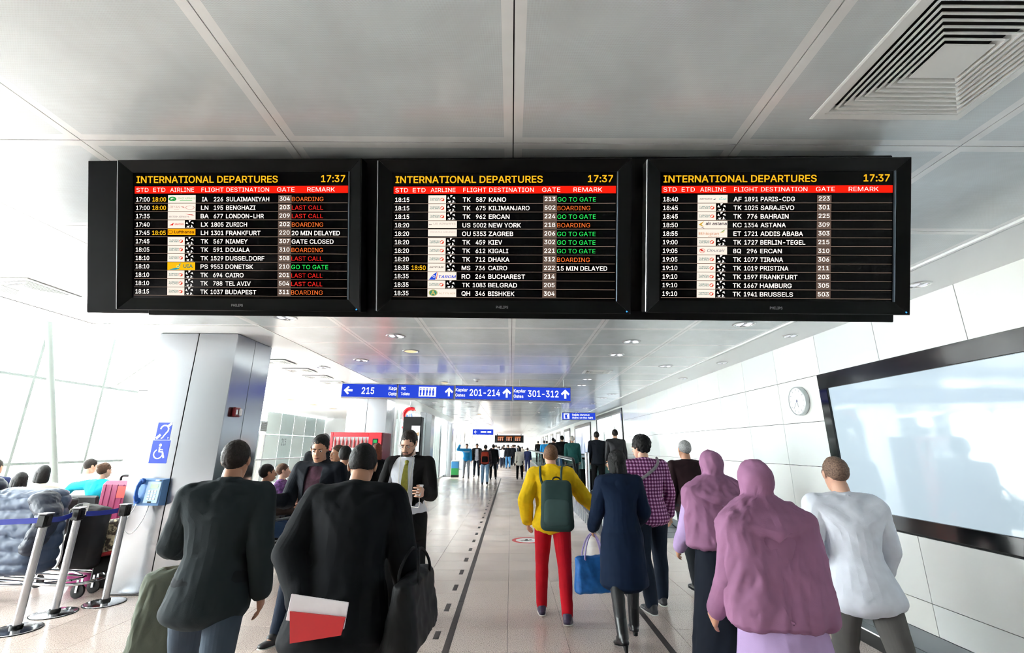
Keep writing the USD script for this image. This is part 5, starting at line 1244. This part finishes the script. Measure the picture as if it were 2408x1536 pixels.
# ------------------------------------------------------------------ seated people
def sitter(label, pos, rz, h, topm, trm, hr, skin=skin_mid, style='short', fem=False, face=False, lean=-6, d=1, LA=(28, 8, 60, .25), RA=(28, 8, 60, .25), head=(0, 0), knee=84, hip=84, sleeve=.97, build=1.05):
    f = Figure(label, pos, rz, h, d, fem, lean, 0, (hip, 7, knee), (hip, 7, knee), LA, RA, head, build=build)
    f.body(skin).hair(hr, style, .009).trousers(trm).shoes(leather)
    if face: f.face()
    f.top('shirt', topm, .018, -.08, .006, sleeve, .02)
    return f
sitter('seated woman in a teal top with her arm along the seat back', (-6.32, 7.62), -6, 1.70, c_teal, c_black, hair_brown, skin_light, 'bun', True, LA=(-8, 84, 10, -.4), RA=(24, 8, 60, .2), head=(-8, 6), sleeve=.8, build=1.15)
sitter('seated man in a beige shirt at the window seats', (-7.32, 8.5), -20, 1.74, shirt_beige, c_black, hair_dark, skin_light, head=(-10, 14))
sitter('man in a navy suit sitting far left, behind the dark-haired pair', (-7.95, 7.55), 10, 1.76, c_dkblue, c_char, hair_dark)
sitter('woman with dark hair and a pale top sitting at the far left', (-6.75, 7.02), 64, 1.68, c_cream, c_black, hair_black, skin_tan, 'bob', True, face=True)
sitter('person with sunglasses pushed up on dark hair, seated behind the puffy jacket', (-6.45, 6.42), 64, 1.60, c_char, c_black, hair_black, skin_tan, 'bob', True, face=True)
f = sitter('seated person in black trousers, mostly hidden behind the near column', (-4.72, 7.05), 78, 1.74, c_black, c_black, hair_dark, hip=74, knee=66)
sitter('dark-haired man in a brown jacket and jeans sitting beyond the man in grey-green', (-3.30, 6.72), -70, 1.74, c_brown, c_jean, hair_black, head=(20, 0), build=1.15)
sitter('seated man in a striped red and blue shirt', (-3.62, 7.85), -76, 1.70, cloth('stripedshirt', (96, 60, 110), noise=(26, .9)), c_jeand, hair_brown, skin_light, head=(12, 0))
f = sitter('seated ginger-haired man in a white shirt leaning his face on his hand', (-3.44, 8.75), 128, 1.78, c_white, c_char, hairm('ginger', (140, 84, 52)), skin_light, face=True, LA=(52, 6, 128, .1), RA=(36, 4, 60, .2), lean=14, head=(-14, 14))
# ------------------------------------------------------------------ rows of seats
seat_black = mat('seat_black', (26, 27, 30), .45); seat_grey = mat('seat_grey', (128, 136, 142), .35, .6)
def bench(x, y, rz, n, label):
    t = thing('seat_row', label, 'seat row', (x, y, 0), rz); w = .56; x0 = -w * n / 2
    obj('beam', box(x0 + .05, -x0 - .05, .10, .16, .30, .36, .006), seat_grey, t)
    for s in ((x0 + .3, -x0 - .3) if n > 1 else (0,)):
        obj('leg', [box(s - .03, s + .03, .09, .17, .02, .31, .006)], seat_grey, t); obj('foot', box(s - .03, s + .03, -.2, .4, 0, .025, .006), seat_grey, t)
    for k in range(n):
        c = x0 + w * (k + .5)
        obj('seat_pad', box(c - .25, c + .25, -.14, .32, .36, .415, .02), seat_black, t)
        obj('seat_back', moved(box(c - .25, c + .25, -.03, .03, 0, .46, .02), (0, -.17, .40), R=rotx(.16)), seat_black, t)
    for k in range(n + 1):
        c = x0 + w * k
        obj('armrest', tube(smoothpath([(c, -.20, .42), (c, -.20, .60), (c, -.05, .63), (c, .22, .62), (c, .26, .50), (c, .20, .36)], 5), .018, 8), seat_grey, t)
    return t
bench(-6.95, 7.62, 0, 3, 'row of black seats facing the windows, under the teal-topped woman')
bench(-4.72, 7.05, 78, 1, 'single black seat with a looped grey armrest behind the near column')
bench(-3.36, 7.9, -74, 4, 'row of black seats beyond the near column, facing the concourse')
bench(-6.6, 6.7, 64, 2, 'pair of black seats at the far left behind the luggage')
# ------------------------------------------------------------------ luggage trolley with its load
chrome = mat('chrome', (206, 208, 212), .15, 1.0)
t = thing('luggage_trolley', 'chrome luggage trolley loaded with coats and bags behind the queue posts', 'luggage trolley', (-5.1, 5.72, 0))
obj('base_frame', [tube(smoothpath([(-.42, -.30, .20), (.30, -.26, .17), (.52, -.16, .16), (.56, 0, .16), (.52, .16, .16), (.30, .26, .17), (-.42, .30, .20)], 5), .016, 8)], chrome, t)
obj('inner_frame', [tube(smoothpath([(-.40, -.18, .20), (.24, -.15, .17), (.36, 0, .17), (.24, .15, .17), (-.40, .18, .20)], 5), .012, 8)], chrome, t)
for y in (-.09, .09): obj('deck_bar', tube([(-.40, y, .2), (.34, y, .17)], .010, 8), chrome, t)
for y in (-.28, .28): obj('handle_upright', tube(smoothpath([(-.36, y, .20), (-.44, y, .45), (-.52, y * .95, .85), (-.56, y * .9, 1.02)], 5), .015, 8), chrome, t)
obj('push_bar', tube(smoothpath([(-.56, -.252, 1.02), (-.60, 0, 1.04), (-.56, .252, 1.02)], 6), .018, 10), black_matte, t)
for x, y in ((-.36, -.27), (-.36, .27), (.44, -.10), (.44, .10)):
    obj('wheel', moved(lathe([(.0008, .016), (.05, .016), (.07, .012), (.07, -.012), (.05, -.016), (.0008, -.016)], 20), (x, y, .071), R=rotx(math.pi / 2)), black_matte, t)
    obj('fork', [box(x - .012, x + .012, y - .03, y - .022, .06, .19, .002), box(x - .012, x + .012, y + .022, y + .03, .06, .19, .002), box(x - .014, x + .014, y - .03, y + .03, .135, .15, .002)], chrome, t)
def soft_thing(name, label, cat, loc, rz, parts, L=.02):
    t = thing(name, label, cat, loc, rz)
    for nm, ms, m, noise, lab in parts:
        r = soften(U(ms) if isinstance(ms, list) else ms, L, 5, noise, len(nm))
        obj(nm, r, m, t, smooth=True, label=lab)
    return t
puff = cloth('puffgrey', (56, 68, 88), .5); puffd = cloth('puffdark', (32, 38, 52), .5)
def quilted(ms, pitch=.13, amp=.030, L=.016, seed=1, fr=9):
    v, f = soften(U(ms), L, 6, (.011, (fr, fr, fr)), seed)
    t_ = trimesh.Trimesh(v, f, process=False); n = np.array(t_.vertex_normals)
    ph = v[:, 2] / pitch + .25 * meshkit.noise(v * 6, seed)
    return v + n * (amp * (np.abs(np.sin(np.pi * ph)) ** .5 - .6))[:, None], f
pj = thing('puffer_jacket', 'grey quilted puffer jacket draped over the luggage trolley', 'jacket', (-5.28, 5.42, .02), -6)
obj('quilted_body', quilted([H(E((-.30, 0, .32), (.16, .17, .10), None, 2), E((.26, .02, .36), (.17, .18, .10), None, 2), E((-.26, .02, .98), (.15, .17, .10), None, 2), E((.24, .04, 1.0), (.15, .17, .09), None, 2))]), puff, pj, smooth=True)
obj('sleeve', quilted([H(E((.28, -.06, 1.0), (.12, .13, .09), None, 2), E((.47, -.12, .84), (.10, .11, .09), None, 2)), H(E((.47, -.12, .84), (.10, .11, .09), None, 2), E((.40, -.17, .56), (.09, .09, .08), None, 2))], .11, .014, seed=4), puffd, pj, smooth=True, label='darker quilted sleeve')
obj('collar', quilted([H(E((-.22, .05, 1.06), (.1, .13, .05), None, 2), E((.22, .05, 1.05), (.1, .12, .05), None, 2))], .08, .012, seed=6), puff, pj, smooth=True)
pj = thing('puffer_jacket', 'second grey padded jacket bundled at the left edge of the picture', 'jacket', (-5.96, 5.62, .0), 10)
obj('quilted_body', quilted([H(E((-.2, 0, .32), (.16, .2, .12), None, 2), E((.16, 0, .34), (.15, .2, .12), None, 2), E((-.15, 0, 1.0), (.14, .18, .1), None, 2), E((.10, 0, .98), (.14, .18, .1), None, 2))], .15, .02, seed=8), cloth('puffpale', (80, 86, 100), .6), pj, smooth=True)
obj('hood', quilted([H(E((-.05, .0, 1.12), (.2, .18, .12), None, 2))], .1, .012, seed=9), puffd, pj, smooth=True)
gb = soft_thing('garment_bag', 'black garment bag edged with white piping hanging on the trolley', 'bag', (-4.86, 5.80, .22), 0, [('bag_body', [H(E((-.14, 0, .08), (.06, .1, .06), None, 2), E((.12, 0, .08), (.06, .1, .06), None, 2), E((-.12, 0, .66), (.08, .1, .06), None, 2), E((.12, 0, .62), (.08, .1, .06), None, 2))], cloth('bagblack', (30, 29, 32), .6), (.008, (9, 9, 9)), None)])
obj('piping', tube(smoothpath([(-.16, -.10, .66), (-.18, -.11, .45), (-.14, -.11, .25), (-.17, -.10, .05)], 6), .008, 6), white_rub, gb)
obj('tag', box(-.02, .05, -.125, -.121, .60, .72, .001), white_rub, gb, label='white paper baggage tag')
mar = mat('suitcase_maroon', (142, 36, 84), .35)
t = thing('suitcase', 'upright glossy maroon suitcase behind the grey puffer jacket', 'suitcase', (-5.02, 6.42, 0), -4)
obj('shell', box(-.24, .24, -.13, .13, .55, 1.14, .045), mar, t)
for x in (-.16, -.08, 0, .08, .16): obj('rib', box(x - .015, x + .015, -.136, .136, .60, 1.10, .006), mar, t)
obj('handle', tube(smoothpath([(-.09, 0, 1.14), (-.085, 0, 1.19), (0, 0, 1.20), (.085, 0, 1.19), (.09, 0, 1.14)], 5), .014, 8), black_matte, t)
obj('luggage_label', box(.02, .2, -.139, -.137, .94, 1.08, .001), mat('label_red', (206, 50, 40), .5), t)
obj('lower_shell', box(-.24, .24, -.13, .13, .06, .55, .045), mar, t)
for x in (-.18, .18): obj('wheel', moved(lathe([(.0008, .012), (.035, .012), (.035, -.012), (.0008, -.012)], 16), (x, 0, .035), R=rotx(math.pi / 2)), black_matte, t)
t = thing('patterned_bag', 'red-trimmed bag with a cream floral pattern beside the black garment bag', 'bag', (-4.72, 6.02, 0), 14)
obj('bag_body', soften(H(E((-.2, 0, .38), (.06, .1, .06), None, 2), E((.2, 0, .45), (.06, .1, .06), None, 2), E((-.18, 0, .66), (.06, .08, .05), None, 2), E((.18, 0, .72), (.06, .08, .05), None, 2)), .02, 4, (.004, (9, 9, 9))), mat('floral', (70, 58, 52), .6, fleck=(14, (206, 192, 160), .52)), t, smooth=True)
obj('red_trim', soften(H(E((-.2, -.005, .34), (.062, .1, .035), None, 2), E((.2, -.005, .41), (.062, .1, .035), None, 2)), .02, 3), mat('trim_red', (176, 34, 44), .5), t, smooth=True)
obj('support', box(-.12, .12, -.06, .06, 0, .34, .02), black_matte, t)
soft_thing('pink_bag', 'crumpled pink plastic bag on the floor under the luggage', 'bag', (-4.98, 6.06, 0), 0, [('bag_body', [H(E((-.10, 0, .09), (.10, .10, .09), None, 2), E((.10, 0, .10), (.10, .10, .10), None, 2), E((0, 0, .24), (.05, .05, .04), None, 2))], cloth('pinkbag', (196, 74, 146), .4), (.02, (14, 14, 14)), None)])
# ------------------------------------------------------------------ drinks machine
vr = mat('vending_red', (196, 34, 46), .3); vm = mat('vending_maroon', (104, 34, 52), .35)
t = thing('vending_machine', 'red drinks vending machine with lit bottle shelves in front of the far steel column', 'vending machine', (-3.72, 11.9, 0))
W2, D2_, H2 = .63, .42, 1.9
obj('cabinet', [box(-W2, W2, -D2_ + .06, D2_, .06, H2, .012), ], vm, t)
obj('front_frame', [box(-W2, -W2 + .07, -D2_, -D2_ + .058, .06, H2, .008), box(.30, W2 - .02, -D2_, -D2_ + .058, .06, H2, .008), box(-W2 + .07, .30, -D2_, -D2_ + .058, H2 - .10, H2, .008), box(-W2 + .07, .30, -D2_, -D2_ + .058, .06, .55, .008)], vr, t)
obj('back_panel', box(-W2 + .07, .30, -D2_ + .048, -D2_ + .056, .55, H2 - .1), mat('vend_back', (206, 210, 216), .3, emit=(230, 236, 240), strength=.12), t, smooth=False)
for k in range(4):
    zz = .60 + .31 * k
    sh = obj('shelf', box(-W2 + .075, .295, -D2_ - .02, -D2_ + .045, zz, zz + .015, .002), alu, t)
    for q in range(9):
        col = [(176, 40, 44), (150, 60, 40), (40, 44, 60), (190, 60, 64)][k]
        obj('bottle', moved(lathe([(.0008, .24), (.012, .24), (.012, .20), (.032, .15), (.034, .02), (.028, 0), (.0008, 0)], 12), (-W2 + .13 + .092 * q, -D2_ + .01, zz + .0155)), mat('bottle_%d' % k, col, .15), sh)
obj('window', box(-W2 + .07, .30, -D2_ - .03, -D2_ - .026, .55, H2 - .1), glass, t, smooth=False)
obj('keypad', box(.40, .53, -D2_ - .012, -D2_, 1.52, 1.76, .004), black_matte, t)
obj('display', box(.425, .505, -D2_ - .0145, -D2_ - .0121, 1.66, 1.73), glow('vend_green', (70, 200, 110), .8), t, smooth=False)
obj('coin_panel', box(.42, .52, -D2_ - .01, -D2_, 1.34, 1.46, .004), white_rub, t)
obj('delivery_flap', box(-.35, .1, -D2_ - .008, -D2_, .22, .42, .006), black_matte, t)
for x in (-.55, .55): obj('foot', box(x - .04, x + .04, -.3, .3, 0, .06, .004), black_matte, t)
# ------------------------------------------------------------------ black totem with a lit red sign
t = thing('display_totem', 'tall black display totem with a lit panel, behind the tie-wearing man', 'totem', (-2.68, 13.0, 0))
obj('totem_body', box(-.25, .25, -.16, .16, .03, 2.36, .01), black_matte, t); obj('totem_foot', box(-.3, .3, -.22, .22, 0, .03, .006), alu, t)
obj('lit_panel', box(-.01, .22, -.166, -.161, 1.45, 2.12), mat('totem_face', (216, 224, 230), .2, emit=(224, 234, 240), strength=.5), t, smooth=False)
obj('panel_print', [flat([(.02, 1.8), (.2, 1.86), (.2, 1.95), (.02, 1.92)])], ink((220, 190, 150)), t).SetCustomDataByKey('label', 'pale orange band printed on the lit panel')
UsdGeom.Xformable(stage.GetPrimAtPath(str(t.GetPath()) + '/panel_print')).AddTransformOp().Set(Gf.Matrix4d(1, 0, 0, 0, 0, 0, 1, 0, 0, -1, 0, 0, 0, -.166, 0, 1))
t = thing('neon_sign', 'curved red neon sign with pale blue letters on the wall above the black totem', 'neon sign', M=sign_local((-2.9, 13.25, 2.36)))
prof = smoothpath([(-.12, -.30), (-.06, -.12), (-.12, .08), (-.05, .2), (.16, .22)], 6)
obj('sign_shell', tube([(p[0], p[1], 0) for p in prof], .05, 8), vr, t)
obj('neon_tube', tube([(p[0] + .055, p[1] - .03, .05) for p in prof], .012, 6), glow('neon_red', (255, 90, 80), 1.2), t)
obj('neon_squiggle', [tube(smoothpath([(-.03, .09, .05), (-.02, -.03, .05), (.0, .06, .05), (.03, -.03, .05), (.05, .09, .05)], 5), .011, 6), tube(smoothpath([(.13, .1, .05), (.09, .06, .05), (.13, .02, .05), (.09, -.03, .05)], 5), .011, 6)], glow('neon_blue', (120, 160, 255), 3.0), t, smooth=False)
obj('bracket', rod((0.05, .24, 0), (0.05, .44, 0), .012, n=8), alu, t)
# ------------------------------------------------------------------ bin
t = thing('litter_bin', 'small blue and green litter bin against the far left wall', 'bin', (-3.0, 26.2, 0))
obj('bin_base', box(-.2, .2, -.2, .2, 0, .12, .01), black_matte, t); obj('lower_half', box(-.195, .195, -.195, .195, .12, .46, .008), mat('bin_green', (40, 140, 66), .4), t); obj('upper_half', box(-.195, .195, -.195, .195, .46, .80, .008), mat('bin_blue', (60, 130, 180), .4), t); obj('bin_lid', box(-.21, .21, -.21, .21, .80, .84, .01), alu, t)
# ------------------------------------------------------------------ moving walkway: ramp, platform, glass sides
wk_plate = mat('ramp_plate', (112, 112, 118), .35, .6, noise=(8, .1)); wk_dark = mat('walk_dark', (52, 54, 58), .5, .3); yel = mat('comb_yellow', (216, 186, 50), .5)
t = thing('entrance_ramp', 'grey metal-plated ramp leading up to the moving walkway', 'ramp', (2.47, 0, 0))
Y0, Y1 = 9.3, 12.2
for k in range(9):
    ya_, yb_ = Y0 + (Y1 - Y0) * k / 9, Y0 + (Y1 - Y0) * (k + 1) / 9 - .012; za_, zb_ = ZW * k / 9, ZW * (k + 1 - .03) / 9
    obj('ramp_plate', hullpts([(-.80, ya_, 0.0), (.80, ya_, 0.0), (-.80, ya_, za_ + .004), (.80, ya_, za_ + .004), (-.80, yb_, 0.0), (.80, yb_, 0.0), (-.80, yb_, zb_ + .004), (.80, yb_, zb_ + .004)]), wk_plate, t, smooth=False)
rp = obj('side_guard', [hullpts([(-.83, Y0 + .5, 0), (-.805, Y0 + .5, 0), (-.83, Y0 + .5, .12), (-.805, Y0 + .5, .12), (-.83, Y1 + 1, 0), (-.805, Y1 + 1, 0), (-.83, Y1 + 1, ZW + .14), (-.805, Y1 + 1, ZW + .14)])], steel, t)
for k in range(12):
    y = Y0 + .6 + .27 * k; zt = .12 + (ZW + .02) * (y - Y0 - .5) / (Y1 + .5 - Y0)
    obj('guard_bar', rod((-.84, y, 0), (-.84, y, zt), .012, n=8), steel_bright, t)
obj('guard_rail', tube([(-.62, Y0 + .1, .20), (-.62, Y1 - .1, ZW + .26)], .022, 10), white_paint, t)
for y in (Y0 + .7, Y0 + 1.7, Y1 - .15): obj('rail_post', rod((-.62, y, ZW * (y - Y0) / (Y1 - Y0)), (-.62, y, .20 + (ZW + .06) * (y - Y0 - .1) / (Y1 - Y0 - .2)), .018, n=10), white_paint, t)
t = thing('moving_walkway', 'long moving walkway with glass sides and dark handrails along the right wall', 'moving walkway', (2.47, 0, 0))
obj('platform', box(-.80, .80, Y1, 58, 0, ZW - .004), wk_dark, t, smooth=False)
obj('comb_strip', box(-.70, .70, Y1 + .02, Y1 + .10, ZW - .0035, ZW + .004, .002), yel, t)
for k in range(14):
    obj('pallet', box(-.62, .62, Y1 + .35 + .5 * k, Y1 + .845 + .5 * k, ZW - .0035, ZW + .004, .002), wk_dark if k % 2 else wk_plate, t, smooth=False)
for sx_ in (-.75, .73):
    for k in range(11):
        ya_ = 13.4 + 4 * k
        obj('glass_side', box(sx_ - .006, sx_ + .006, ya_, ya_ + 3.97, ZW + .08, ZW + .88), pane_mat('side_glass', (.74, .86, .86), .10, .02), t, smooth=False)
    obj('skirting', box(sx_ - .04, sx_ + .04, 13.3, 58, ZW, ZW + .08, .004), steel, t)
    obj('handrail', tube([(sx_, 13.5 - .41 * math.sin(a_), ZW + .52 + .41 * math.cos(a_)) for a_ in np.linspace(math.pi, 0, 15)] + [(sx_, 20, ZW + .93), (sx_, 58, ZW + .93)], .04, 10), black_matte, t)
    obj('rail_track', box(sx_ - .03, sx_ + .03, 13.6, 58, ZW + .87, ZW + .895, .004), alu, t)
t = thing('steel_bollard', 'tall bright steel bollard at the foot of the moving walkway', 'bollard', (1.96, 12.45, ZW))
obj('bollard_shaft', rod((0, 0, 0), (0, 0, 1.10), .06, n=24), steel_bright, t); obj('bollard_cap', moved(lathe([(.0008, .03), (.05, .02), (.062, 0), (.0008, -.001)], 24), (0, 0, 1.10)), steel_bright, t); obj('bollard_ring', lathe([(.061, 0), (.08, 0), (.08, .012), (.061, .014)], 24), black_matte, t)

# ------------------------------------------------------------------ what people carry
def world_thing(name, label, cat, f, p, rz=0): return thing(name, label, cat, f.W(p), math.degrees(f.rz) + rz)
def pack(f, label, m, m2, w=.15, h=.22, dpt=.09, drop=.16, side=0.0, strap=True):
    c = f.T(side, -.135 - dpt * .75, .30 - drop + .05)
    t = world_thing('backpack', label, 'backpack', f, c)
    r = soften(H(E((-w * .7, 0, -h), (w * .4, dpt, .05), None, 2), E((w * .7, 0, -h), (w * .4, dpt, .05), None, 2), E((-w * .6, 0, h * .8), (w * .4, dpt * .8, .06), None, 2), E((w * .6, 0, h * .8), (w * .4, dpt * .8, .06), None, 2)), .02, 4, (.006, (9, 9, 9)))
    obj('pack_body', r, m, t, smooth=True)
    obj('front_pocket', soften(H(E((-w * .5, -dpt * .9, -h * .7), (w * .35, .03, .05), None, 2), E((w * .5, -dpt * .9, -h * .7), (w * .35, .03, .05), None, 2), E((-w * .45, -dpt * .85, 0), (w * .35, .03, .05), None, 2), E((w * .45, -dpt * .85, 0), (w * .35, .03, .05), None, 2)), .02, 3), m2, t, smooth=True)
    obj('top_loop', tube(smoothpath([(-.03, 0, h * .95), (-.02, 0, h * 1.22), (.02, 0, h * 1.22), (.03, 0, h * .95)], 5), .008, 6), black_matte, t)
    return t
t = pack(yellow, 'dark green drawstring backpack on the back of the yellow jacket', cloth('packgreen', (44, 66, 64)), cloth('packgreen2', (58, 80, 78)), .15, .20, .10, .20, .06)
c0 = yellow.T(.06, -.21, .15)
for sg in (-1, 1):
    P = [yellow.T(.06 + sg * .06, -.165, .26), yellow.T(sg * .11, -.155, .40), yellow.T(sg * .12, -.03, .525), yellow.T(sg * .13, .10, .46), yellow.T(sg * .135, .165, .32)]
    obj('shoulder_strap', tube([rotz(0) @ (p - c0) for p in smoothpath(P, 6)], .012, 8), cloth('packgreen2', (58, 80, 78)), t)
pack(redbp, 'red and black backpack on the traveller in pale jeans', cloth('packred', (170, 56, 38)), c_black, .16, .22, .09, .14)
def tote(name, label, cat, loc, rz, w, d, h, m, m2=None, hl=.22, noise=.01):
    t = thing(name, label, cat, loc, rz)
    obj('bag_body', soften(H(E((-w * .8, 0, -h), (w * .3, d, .03), None, 2), E((w * .8, 0, -h), (w * .3, d, .03), None, 2), E((-w * .75, 0, 0), (w * .3, d * .6, .03), None, 2), E((w * .75, 0, 0), (w * .3, d * .6, .03), None, 2)), .018, 4, (noise, (11, 11, 11))), m, t, smooth=True)
    obj('bag_handle', [tube(smoothpath([(-w * .5, s * d * .5, 0), (-w * .35, s * d * .4, hl * .7), (0, s * d * .2, hl), (w * .35, s * d * .4, hl * .7), (w * .5, s * d * .5, 0)], 5), .008, 6) for s in (-1, 1)], m2 or m, t)
    return t
g_ = navyw.W(navyw.J['Lgrip']); tote('shopping_bag', 'blue and lilac shopping bag hanging beside the navy coat', 'bag', g_ + [-.03, 0, -.24], 10, .17, .07, .26, cloth('bagblue', (40, 104, 176), .5, (7, .35)), cloth('baglilac', (180, 164, 216), .5))
tote('travel_bag', 'black travel bag hanging at the right side of the big man in black', 'bag', manC.W(manC.T(.36, .0, .06)), 85, .22, .09, .24, cloth('travelblack', (11, 12, 15), .6), None, .14)
g_ = manC.W(manC.J['Lgrip'])
t = thing('paper_folder', 'white and red paper folder held behind the back of the big man in black', 'folder', g_ + [.05, -.10, .03], -4)
obj('white_sheet', moved(box(-.135, .135, -.004, .004, -.03, .075, .002), R=roty(.1)), mat('folder_white', (232, 226, 230), .4), t)
obj('red_sheet', moved(hullpts([(-.12, -.006, .01), (.135, -.006, .02), (.13, -.006, -.05), (-.09, -.006, -.11), (-.12, -.014, .01), (.135, -.014, .02), (.13, -.014, -.05), (-.09, -.014, -.11)]), R=roty(.1)), mat('folder_red', (206, 44, 50), .4), t)
obj('grip_edge', moved(box(-.13, -.09, .0, .10, -.01, .01, .003)), mat('folder_white', (232, 226, 230), .4), t)
g_ = manA.W(manA.J['Lgrip'])
soft_thing('folded_coat', 'pale khaki and slate coat hanging over the left arm of the man in grey-green', 'coat', g_ + [-.02, .0, -.17], 20, [('coat_drape', [H(E((-.12, 0, .03), (.07, .08, .05), None, 2), E((.12, 0, .05), (.07, .08, .05), None, 2), E((-.16, 0, -.52), (.08, .06, .04), None, 2), E((.12, 0, -.46), (.08, .06, .04), None, 2))], cloth('khaki', (98, 104, 92)), (.022, (14, 14, 3)), None), ('lining', [H(E((.02, -.05, .0), (.06, .05, .04), None, 2), E((.18, -.04, .02), (.05, .05, .04), None, 2), E((.10, -.04, -.36), (.09, .04, .03), None, 2))], cloth('lining', (120, 110, 142)), (.014, (14, 14, 4)), 'lilac-grey lining')])
g_ = tieman.J['Lpalm']; ww_ = tieman.W(g_)
t = thing('mobile_phone', 'small pale phone in the hand of the tie-wearing man', 'phone', ww_ + [0, -.02, .02], -20)
obj('phone_case', moved(box(-.028, .028, -.005, .005, -.055, .055, .004), R=rotx(-.5)), mat('phone_silver', (206, 206, 210), .3, .3), t); obj('phone_screen', moved(box(-.024, .024, .0052, .0062, -.04, .045), R=rotx(-.5)), black_gloss, t)
w0 = tieman.W(tieman.HP(-.07, .0, -.02)); w1 = tieman.W(tieman.HP(.07, .0, -.02)); m_ = tieman.W(tieman.T(0, .19, .02))
t = thing('earphones', 'pale looped earphone cord hanging down the shirt of the tie-wearing man', 'earphones', (0, 0, 0))
for p in (w0, w1): obj('earphone_wire', tube(smoothpath([p, tieman.W(tieman.T(.06 if p is w1 else -.06, .13, .40)), tieman.W(tieman.T(.04 if p is w1 else -.04, .17, .18)), m_], 8), .0028, 5), white_rub, t)
obj('cord_loop', tube(smoothpath([m_, m_ + [.01, -.01, -.05], m_ + [-.02, -.01, -.06], m_ + [0, 0, 0], ww_ + [0, 0, -.12], ww_ + [0, -.02, -.03]], 8), .0028, 5), white_rub, t)
g_ = plaidp.T(-.20, .0, .04); tote('shoulder_bag', 'dark shoulder bag slung over the purple plaid shirt', 'bag', plaidp.W(plaidp.T(-.27, -.02, .10)), 80, .20, .08, .24, cloth('bagdark', (34, 30, 32), .5), None, .05)
b_ = plaidp; P = [b_.W(b_.T(-.27, -.10, .12)), b_.W(b_.T(-.12, -.155, .30)), b_.W(b_.T(.10, -.11, .45)), b_.W(b_.T(.15, -.01, .53))]
obj('bag_strap', tube(smoothpath(P, 8), .016, 8), cloth('strapgrey', (136, 132, 134), .5), None, label='grey bag strap across the back of the purple plaid shirt', cat='bag strap')
g_ = cream.W(cream.J['Rgrip']); tote('handbag', 'tan handbag carried by the woman in the cream coat', 'bag', g_ + [.02, 0, -.16], 80, .14, .07, .2, cloth('tan', (186, 142, 112), .6), None, .16)
t = thing('trolley_case', 'black wheeled case standing on the walkway beside the green-jacketed man', 'suitcase', (2.20, 14.4, ZW + .004))
obj('case_body', box(-.2, .2, -.13, .13, .05, .62, .04), c_black, t); obj('case_handle', [rod((-.09, 0, .62), (-.09, 0, .95), .01, n=8), rod((.09, 0, .62), (.09, 0, .95), .01, n=8), box(-.1, .1, -.014, .014, .94, .97, .006)], alu, t)
for x in (-.14, .14): obj('wheel', moved(lathe([(.0008, .012), (.03, .012), (.03, -.012), (.0008, -.012)], 14), (x, 0, .03), R=roty(math.pi / 2)), black_matte, t)
